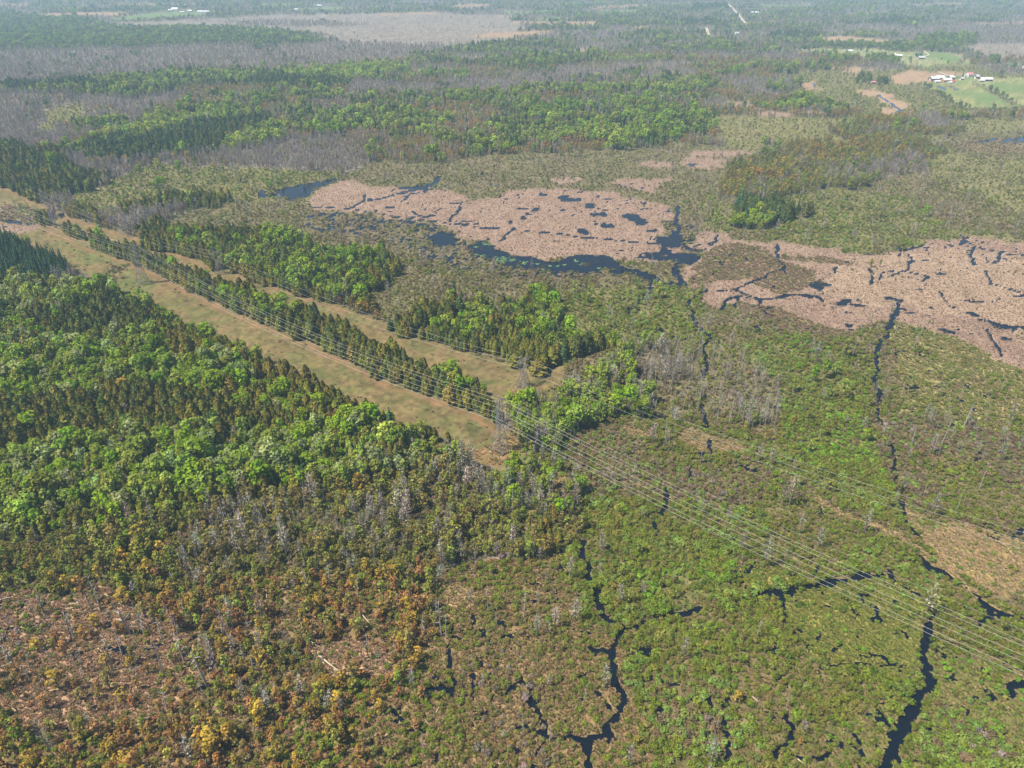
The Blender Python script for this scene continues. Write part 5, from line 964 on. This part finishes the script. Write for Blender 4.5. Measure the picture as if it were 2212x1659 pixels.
for k, (cr, a, b_, lab) in enumerate(LOGS):
    p0 = W1(cr, *a); p1 = W1(cr, *b_); L_ = math.hypot(p1[0] - p0[0], p1[1] - p0[1]); az = math.atan2(p1[1] - p0[1], p1[0] - p0[0])
    if lab is None:
        cx, cyy = (P(cr, a)[0][0] / 2212 * 20, P(cr, a)[0][1] / 1659 * 20); lab = f"bleached fallen log {TW[int(round(cx))]} across and {TW[int(round(cyy))]} down the photo"
    z = max(float(HZ[lookup(np.array([p0[0]]), np.array([p0[1]]))[0]]), 0.0) + .45
    root = thing("fallen_log", lab, "log", (p0[0], p0[1], z), az, "fallen trunks in the swamp")
    w = rnd.uniform(-.4, .4)
    MB().tube([(0, 0, 0), (L_ * .35, w * .5, .1), (L_ * .7, w, .25), (L_, w * .3, .2)], [.22, .19, .15, .08], 7).build("trunk", M_LOG, root)
    bm_ = MB()
    bm_.beam((L_ * .6, w, .2), (L_ * .72, w + 1.3, .7), .12, .05); bm_.build("branch", M_LOG, root)
    MB().beam((L_ * .8, w * .8, .22), (L_ * .9, w - 1.0, .6), .1, .04).build("branch", M_LOG, root)

# ------------------------------------------------------------------ pylons and their cables
LINE1 = [(325.0, 70.0), (-6.7, 333.0), (-308.0, 572.0), (-640.0, 830.0)]
LINE2 = [(310.0, 196.0), (7.3, 403.4), (-251.7, 594.2), (-530.0, 800.0)]
def pylon(loc, az, label):
    t = thing("lattice_pylon", label, "pylon", (loc[0], loc[1], .4), az, "pylons of the power lines")
    def half(z): return 3.7 + (1.35 - 3.7) * z / 18 if z < 18 else 1.35 + (1.0 - 1.35) * (z - 18) / 15
    C4_ = ((1, 1), (-1, 1), (-1, -1), (1, -1))
    for sx, sy in C4_:
        m_ = MB()
        for z0, z1 in ((-.6, 18), (18, 33)): m_.beam((sx * half(z0), sy * half(z0), z0), (sx * half(z1), sy * half(z1), z1), .24)
        m_.build("leg", M_STEEL, t)
        MB().box(sx * 3.75 - .5, sx * 3.75 + .5, sy * 3.75 - .5, sy * 3.75 + .5, -1.0, .35).build("footing", M_CONC, t)
    fr = MB(); z = 3.2; h = half(z)
    for k in range(4):
        a, b_ = C4_[k], C4_[(k + 1) % 4]; fr.beam((a[0] * h, a[1] * h, z), (b_[0] * h, b_[1] * h, z), .26)
    fr.build("diaphragm_frame", M_STEEL, t)
    br = MB(); zs = [3.2, 8.2, 12.6, 16, 18.6, 21, 23.2, 25.3, 27.4, 29.4, 31.3, 33]
    for z0, z1 in zip(zs[:-1], zs[1:]):
        for k in range(4):
            a, b_ = C4_[k], C4_[(k + 1) % 4]; h0, h1 = half(z0), half(z1); w = .12 if z0 < 16 else .09
            br.beam((a[0] * h0, a[1] * h0, z0), (b_[0] * h1, b_[1] * h1, z1), w); br.beam((b_[0] * h0, b_[1] * h0, z0), (a[0] * h1, a[1] * h1, z1), w); br.beam((a[0] * h1, a[1] * h1, z1), (b_[0] * h1, b_[1] * h1, z1), w)
    for k in range(4):
        a, b_ = C4_[k], C4_[(k + 1) % 4]; h0, h1 = half(0), half(3.2); mx, my = (a[0] + b_[0]) / 2 * h1, (a[1] + b_[1]) / 2 * h1
        br.beam((a[0] * h0, a[1] * h0, 0), (mx, my, 3.2), .14); br.beam((b_[0] * h0, b_[1] * h0, 0), (mx, my, 3.2), .14)
    br.build("lattice", M_STEEL, t)
    pk = MB()
    for sx, sy in C4_: pk.beam((sx * 1.0, sy * 1.0, 33), (0, sy * .5, 36.2), .16)
    for sx, sy in C4_: pk.beam((sx * 1.0, sy * 1.0, 33), (0, -sy * 1.0, 34.6), .1)
    pk.build("peak", M_STEEL, t)
    for z, s in ((33.3, 3.6), (28.9, 6.3), (24.2, 3.6)):
        for sg in (1, -1):
            m_ = MB(); h = half(z)
            for q in (1, -1):
                m_.beam((q * h, sg * h, z), (0, sg * s, z - .1), .14); m_.beam((q * h, sg * h, z - 1.7), (0, sg * s, z - .1), .11)
                for e in (.35, .68): m_.beam((q * h * (1 - e), sg * (h + (s - h) * e), z - .05), (q * h * (1 - e), sg * (h + (s - h) * e), z - 1.7 * (1 - e)), .1)
                m_.beam((q * h * .65, sg * (h + (s - h) * .35), z - 1.1), (q * h * .32, sg * (h + (s - h) * .68), z), .1)
            arm = m_.build("crossarm", M_STEEL, t)
            ins = MB()
            ins.tube([(0, sg * s, z - .1 - .18 * j) for j in range(12)], [.09 if j % 2 else .2 for j in range(12)], 6)
            ins.build("insulator", M_GLASS, arm)
    return t
def small_pylon(loc, az, label):
    t = thing("lattice_pylon", label, "pylon", (loc[0], loc[1], .4), az, "pylons of the power lines")
    C4_ = ((1, 1), (-1, 1), (-1, -1), (1, -1))
    def half(z): return 3.4 + (1.0 - 3.4) * z / 12.0
    for sx, sy in C4_:
        MB().beam((sx * half(-.6), sy * half(-.6), -.6), (sx * 1.0, sy * 1.0, 12.0), .26).build("leg", M_STEEL, t)
        MB().box(sx * 3.45 - .45, sx * 3.45 + .45, sy * 3.45 - .45, sy * 3.45 + .45, -1.0, .3).build("footing", M_CONC, t)
    br = MB(); zs = [2.6, 6.0, 9.0, 12.0]
    for z0, z1 in zip(zs[:-1], zs[1:]):
        for k in range(4):
            a, b_ = C4_[k], C4_[(k + 1) % 4]; h0, h1 = half(z0), half(z1)
            br.beam((a[0] * h0, a[1] * h0, z0), (b_[0] * h1, b_[1] * h1, z1), .13); br.beam((b_[0] * h0, b_[1] * h0, z0), (a[0] * h1, a[1] * h1, z1), .13); br.beam((a[0] * h0, a[1] * h0, z0), (b_[0] * h0, b_[1] * h0, z0), .13)
    for k in range(4):
        a, b_ = C4_[k], C4_[(k + 1) % 4]; mx, my = (a[0] + b_[0]) / 2 * half(2.6), (a[1] + b_[1]) / 2 * half(2.6)
        br.beam((a[0] * half(0), a[1] * half(0), 0), (mx, my, 2.6), .13); br.beam((b_[0] * half(0), b_[1] * half(0), 0), (mx, my, 2.6), .13)
    br.build("lattice", M_STEEL, t)
    # two horns open from the waist and carry the bridge: the window for the middle cable
    for sg in (1, -1):
        m_ = MB()
        for q in (1, -1):
            m_.beam((q * 1.0, sg * 1.0, 12.0), (q * .7, sg * 3.4, 15.6), .2); m_.beam((q * .7, sg * 3.4, 15.6), (q * .6, sg * 2.8, 18.8), .2)
            m_.beam((q * 1.0, 0, 12.4), (q * .7, sg * 2.4, 15.6), .14); m_.beam((q * .7, sg * 2.4, 15.6), (q * .6, sg * 1.8, 18.8), .14)
            for e in (.33, .66): m_.beam((q * .9, sg * (1 + 2.4 * e), 12 + 3.6 * e), (q * .9, sg * 2.4 * e, 12.4 + 3.2 * e), .1)
        m_.build("horn", M_STEEL, t)
        p_ = MB()
        for q in (1, -1): p_.beam((q * .6, sg * 2.8, 20.2), (0, sg * 2.3, 23.2), .14); p_.beam((q * .6, sg * 1.6, 20.2), (0, sg * 2.3, 23.2), .12)
        p_.build("peak", M_STEEL, t)
    m_ = MB()
    for q in (1, -1):
        m_.beam((q * .6, -6.4, 18.9), (q * .6, 6.4, 18.9), .16); m_.beam((q * .6, -2.9, 20.2), (q * .6, 2.9, 20.2), .16)
        m_.beam((q * .6, -2.9, 20.2), (q * .6, -6.4, 18.9), .14); m_.beam((q * .6, 2.9, 20.2), (q * .6, 6.4, 18.9), .14)
        for y0 in (-2.9, -1.45, 0, 1.45): m_.beam((q * .6, y0, 18.9), (q * .6, y0 + 1.45, 20.2), .1); m_.beam((q * .6, y0, 20.2), (q * .6, y0 + 1.45, 18.9), .1)
    for y0 in (-6.4, -4, -2, 0, 2, 4, 6.4): m_.beam((-.6, y0, 18.9), (.6, y0, 18.9), .1)
    arm = m_.build("crossarm", M_STEEL, t)
    for y0 in (-6.2, 0, 6.2):
        MB().tube([(0, y0, 18.9 - .18 * j) for j in range(12)], [.09 if j % 2 else .2 for j in range(12)], 6).build("insulator", M_GLASS, arm)
    return t
def line_az(L_, i):
    a = L_[max(i - 1, 0)]; b_ = L_[min(i + 1, len(L_) - 1)]; return math.atan2(b_[1] - a[1], b_[0] - a[0])
pylon(LINE1[1], line_az(LINE1, 1), "tallest six armed lattice pylon, at the corridor's near end among the shrubs")
pylon(LINE1[2], line_az(LINE1, 2), "tall six armed lattice pylon farther up the corridor, smaller looking than its near twin")
small_pylon(LINE2[1], line_az(LINE2, 1), "low rust tinged lattice pylon with a flat bridge, near end of the second corridor")
small_pylon(LINE2[2], line_az(LINE2, 2), "low lattice pylon with a flat bridge, far along the second corridor before the cedars")
def attach(L_, i, off, z):
    az = line_az(L_, i); return Vector((L_[i][0] - math.sin(az) * off, L_[i][1] + math.cos(az) * off, z + .4))
def cable(L_, off, z, sag, rad, label, group):
    pts = []; rr = []
    for i in range(len(L_) - 1):
        a = attach(L_, i, off, z); b_ = attach(L_, i + 1, off, z); n = 22
        for j in range(n if i < len(L_) - 2 else n + 1):
            t = j / n; p = a.lerp(b_, t); p.z -= 4 * sag * t * (1 - t); pts.append(p); rr.append(rad)
    o = MB().tube(pts, rr, 5).build("power_cable", M_WIRE); tag(o, label, "cable", group)
for k, (z, s, w) in enumerate(((31.2, 3.6, "upper"), (26.8, 6.3, "middle"), (22.1, 3.6, "lower"))):
    cable(LINE1, s, z, 9.5, .042, f"{w} cable on the camera side of the tall pylons", "cables of the tall pylons")
    cable(LINE1, -s, z, 9.5, .042, f"{w} cable on the far side of the tall pylons", "cables of the tall pylons")
cable(LINE1, .4, 36.4, 6.5, .02, "thin earth wire on the peaks of the tall pylons", "cables of the tall pylons")
for y0, w in ((6.2, "near outer"), (0, "middle"), (-6.2, "far outer")):
    cable(LINE2, y0, 16.7, 8.5, .036, f"{w} cable of the low pylons' line of three", "cables of the low pylons")

# ------------------------------------------------------------------ roads and farms
gravel = plain("gravel", (0.50, 0.42, 0.33), .95)
for k, (w, pl) in enumerate(ROADS):
    mb = MB(); n = len(pl)
    L_ = []; R_ = []
    for j in range(n):
        d = pl[min(j + 1, n - 1)] - pl[max(j - 1, 0)]; d = d / (np.hypot(*d) + 1e-9); nrm = np.array([-d[1], d[0]])
        wx = w * .5
        L_.append(pl[j] + nrm * wx); R_.append(pl[j] - nrm * wx)
    def zz(q): return float(HZ[lookup(np.array([q[0]]), np.array([q[1]]))[0]]) + .6
    for j in range(n - 1): mb.poly([(*L_[j], zz(L_[j])), (*L_[j + 1], zz(L_[j + 1])), (*R_[j + 1], zz(R_[j + 1])), (*R_[j], zz(R_[j]))])
    tag(mb.build("gravel_road", gravel), ("pale gravel road through the far woods" if w > 8 else "pale farm lane"), kind="structure")
M_ROOF = plain("white_metal_roof", (0.62, 0.62, 0.63), .5, 0, .06, .3); M_PINK = plain("red_tile_roof", (0.55, 0.22, 0.22), .8); M_GREYR = plain("grey_roof", (0.42, 0.44, 0.46), .7)
M_WHITE = plain("white_paint", (0.75, 0.74, 0.72), .7); M_DARK = plain("dark_boards", (0.14, 0.08, 0.075), .85); M_RED = plain("red_boards", (0.45, 0.10, 0.06), .8); M_ORANGE = plain("orange_boards", (0.60, 0.25, 0.10), .8); M_PANE = plain("dark_glass", (0.03, 0.035, 0.04), .15)
M_BLUE = plain("pale_blue_siding", (0.45, 0.58, 0.66), .7)
def building(cr, a, b_, L_, W, h, rise, az, wall, roof, label, cat="barn", name="barn"):
    L_ *= .8; W *= .8; h *= .8; rise *= .8; x, y = W1(cr, a, b_); z = float(HZ[lookup(np.array([x]), np.array([y]))[0]])
    t = thing(name, label, cat, (x, y, z), R(az), "farm buildings")
    m_ = MB(); l, w = L_ / 2, W / 2
    m_.box(-l, l, -w, w, -.5, h)
    for s in (1, -1): m_.poly([(s * l, -w, h), (s * l, w, h), (s * l, 0, h + rise)])
    wl_ = m_.build("wall", wall, t)
    for s in (1, -1):
        r_ = MB(); k = rise / w; ov = .6
        a1 = [(-l - ov, s * (w + ov), h - k * ov + .1), (l + ov, s * (w + ov), h - k * ov + .1), (l + ov, 0, h + rise + .12), (-l - ov, 0, h + rise + .12)]
        r_.poly(a1); r_.poly([(p[0], p[1], p[2] + .25) for p in a1])
        for j in range(4): p, q = a1[j], a1[(j + 1) % 4]; r_.poly([p, q, (q[0], q[1], q[2] + .25), (p[0], p[1], p[2] + .25)])
        r_.build("roof_slope", roof, t)
    for k in range(max(2, int(L_ / 6))):
        xx = -l + L_ * (k + .5) / max(2, int(L_ / 6))
        MB().box(xx - .7, xx + .7, -w - .06, -w + .1, h * .4, h * .75).build("window", M_PANE, t)
    d_ = MB().box(-l - .08, -l + .1, -1.6, 1.6, 0, min(h - .3, 3.4)).build("door", M_DARK if wall is not M_DARK else M_WHITE, t)
    return t
building("FA", 335, 345, 24, 15, 5, 4.5, 12, M_DARK, M_ROOF, "leftmost white roofed barn of the farm by the tan field")
building("FA", 440, 335, 26, 15, 6, 5, 12, M_DARK, M_ROOF, "second white roofed barn from the left in the farmyard row")
building("FA", 400, 392, 15, 9, 3.5, 2.5, 12, M_WHITE, M_ROOF, "low white shed before the left farm barns", "shed", "shed")
building("FA", 595, 375, 24, 13, 5, 4, 8, M_ORANGE, M_ROOF, "white roofed barn with an orange front in the farmyard")
building("FA", 685, 322, 17, 12, 5, 5, 20, M_DARK, M_ROOF, "white roofed barn behind the orange fronted one", "barn")
building("FA", 722, 395, 9, 8, 4, 3, 10, M_WHITE, M_RED, "small red roofed shed at the right end of the farmyard", "shed", "shed")
building("FA", 668, 408, 11, 6, 2.6, 1.6, 10, M_WHITE, M_ROOF, "low white lean shed beside the red roofed one", "shed", "shed")
building("FA", 1068, 270, 15, 12, 6, 5, 15, M_WHITE, M_PINK, "farmhouse with a pinkish red roof", "house", "farmhouse")
building("FA", 1000, 290, 12, 9, 4.5, 3.5, 60, M_WHITE, M_ROOF, "white gabled wing left of the pink roofed farmhouse", "house", "farmhouse")
building("FA", 905, 335, 10, 8, 3.5, 3, 30, M_DARK, M_ROOF, "small white roofed shed left of the farmhouse", "shed", "shed")
building("FA", 1215, 300, 15, 11, 4.5, 4, 35, M_DARK, M_ROOF, "white roofed barn between the farmhouse and the long barn")
building("FA", 1410, 360, 30, 13, 5, 4, -6, M_DARK, M_ROOF, "long white roofed dark red barn, rightmost of the farm")
building("FA", 1325, 372, 12, 8, 3.2, 2, -6, M_DARK, M_ROOF, "low white roofed annex before the long barn", "shed", "shed")
building("FA", 2205, 110, 14, 10, 4, 3, 0, M_WHITE, M_ROOF, "white house cut by the right edge of the photo", "house", "farmhouse")
building("FB", 1460, 330, 24, 14, 5, 4.5, 5, M_RED, M_ROOF, "white roofed house with a reddish front on the upper farm lane", "house", "farmhouse")
building("FB", 1380, 285, 14, 9, 4, 2.5, 5, M_BLUE, M_ROOF, "pale blue shed left of the house on the upper lane", "shed", "shed")
building("FB", 1950, 360, 18, 13, 4.5, 4, -8, M_DARK, M_GREYR, "grey roofed house below a row of spruces on the lane", "house", "farmhouse")
building("FB", 955, 850, 12, 8, 3.5, 2, 5, M_DARK, M_PINK, "small dark cabin before a clump of conifers", "cabin", "cabin")
building("FB", 465, 215, 20, 12, 5, 3.5, 0, M_WHITE, M_ROOF, "pale house at the end of a lane in the far woods", "house", "farmhouse")
building("FD", 435, 112, 34, 24, 8, 9, 5, M_WHITE, M_ROOF, "big white gabled barn on the far green field")
building("FD", 385, 118, 22, 14, 6, 4, 5, M_GREYR, M_ROOF, "low pale barn left of the big white one far away")
building("FD", 590, 126, 24, 14, 6, 5, 5, M_ORANGE, M_ROOF, "small barn between the two big white barns far away")
building("FD", 510, 136, 26, 12, 5, 3, 5, M_GREYR, M_ROOF, "long low pale shed on the far green field", "shed", "shed")
building("FD", 732, 137, 66, 20, 8, 5, 0, M_WHITE, M_ROOF, "long white barn at the far green field's edge")
building("FD", 1690, 114, 20, 18, 8, 5, 20, M_WHITE, M_ROOF, "lone white house beyond the grey far marsh", "house", "farmhouse")
building("FD", 1925, 72, 30, 18, 7, 5, 10, M_GREYR, M_ROOF, "pale barn on the skyline fields beyond the far marsh")
building("FC", 918, 196, 40, 20, 8, 5, 0, M_WHITE, M_ROOF, "long white shed right of the far gravel road", "shed", "shed")
building("FC", 676, 484, 16, 12, 6, 5, 0, M_WHITE, M_ROOF, "tiny white house alone in the far woods", "house", "farmhouse")
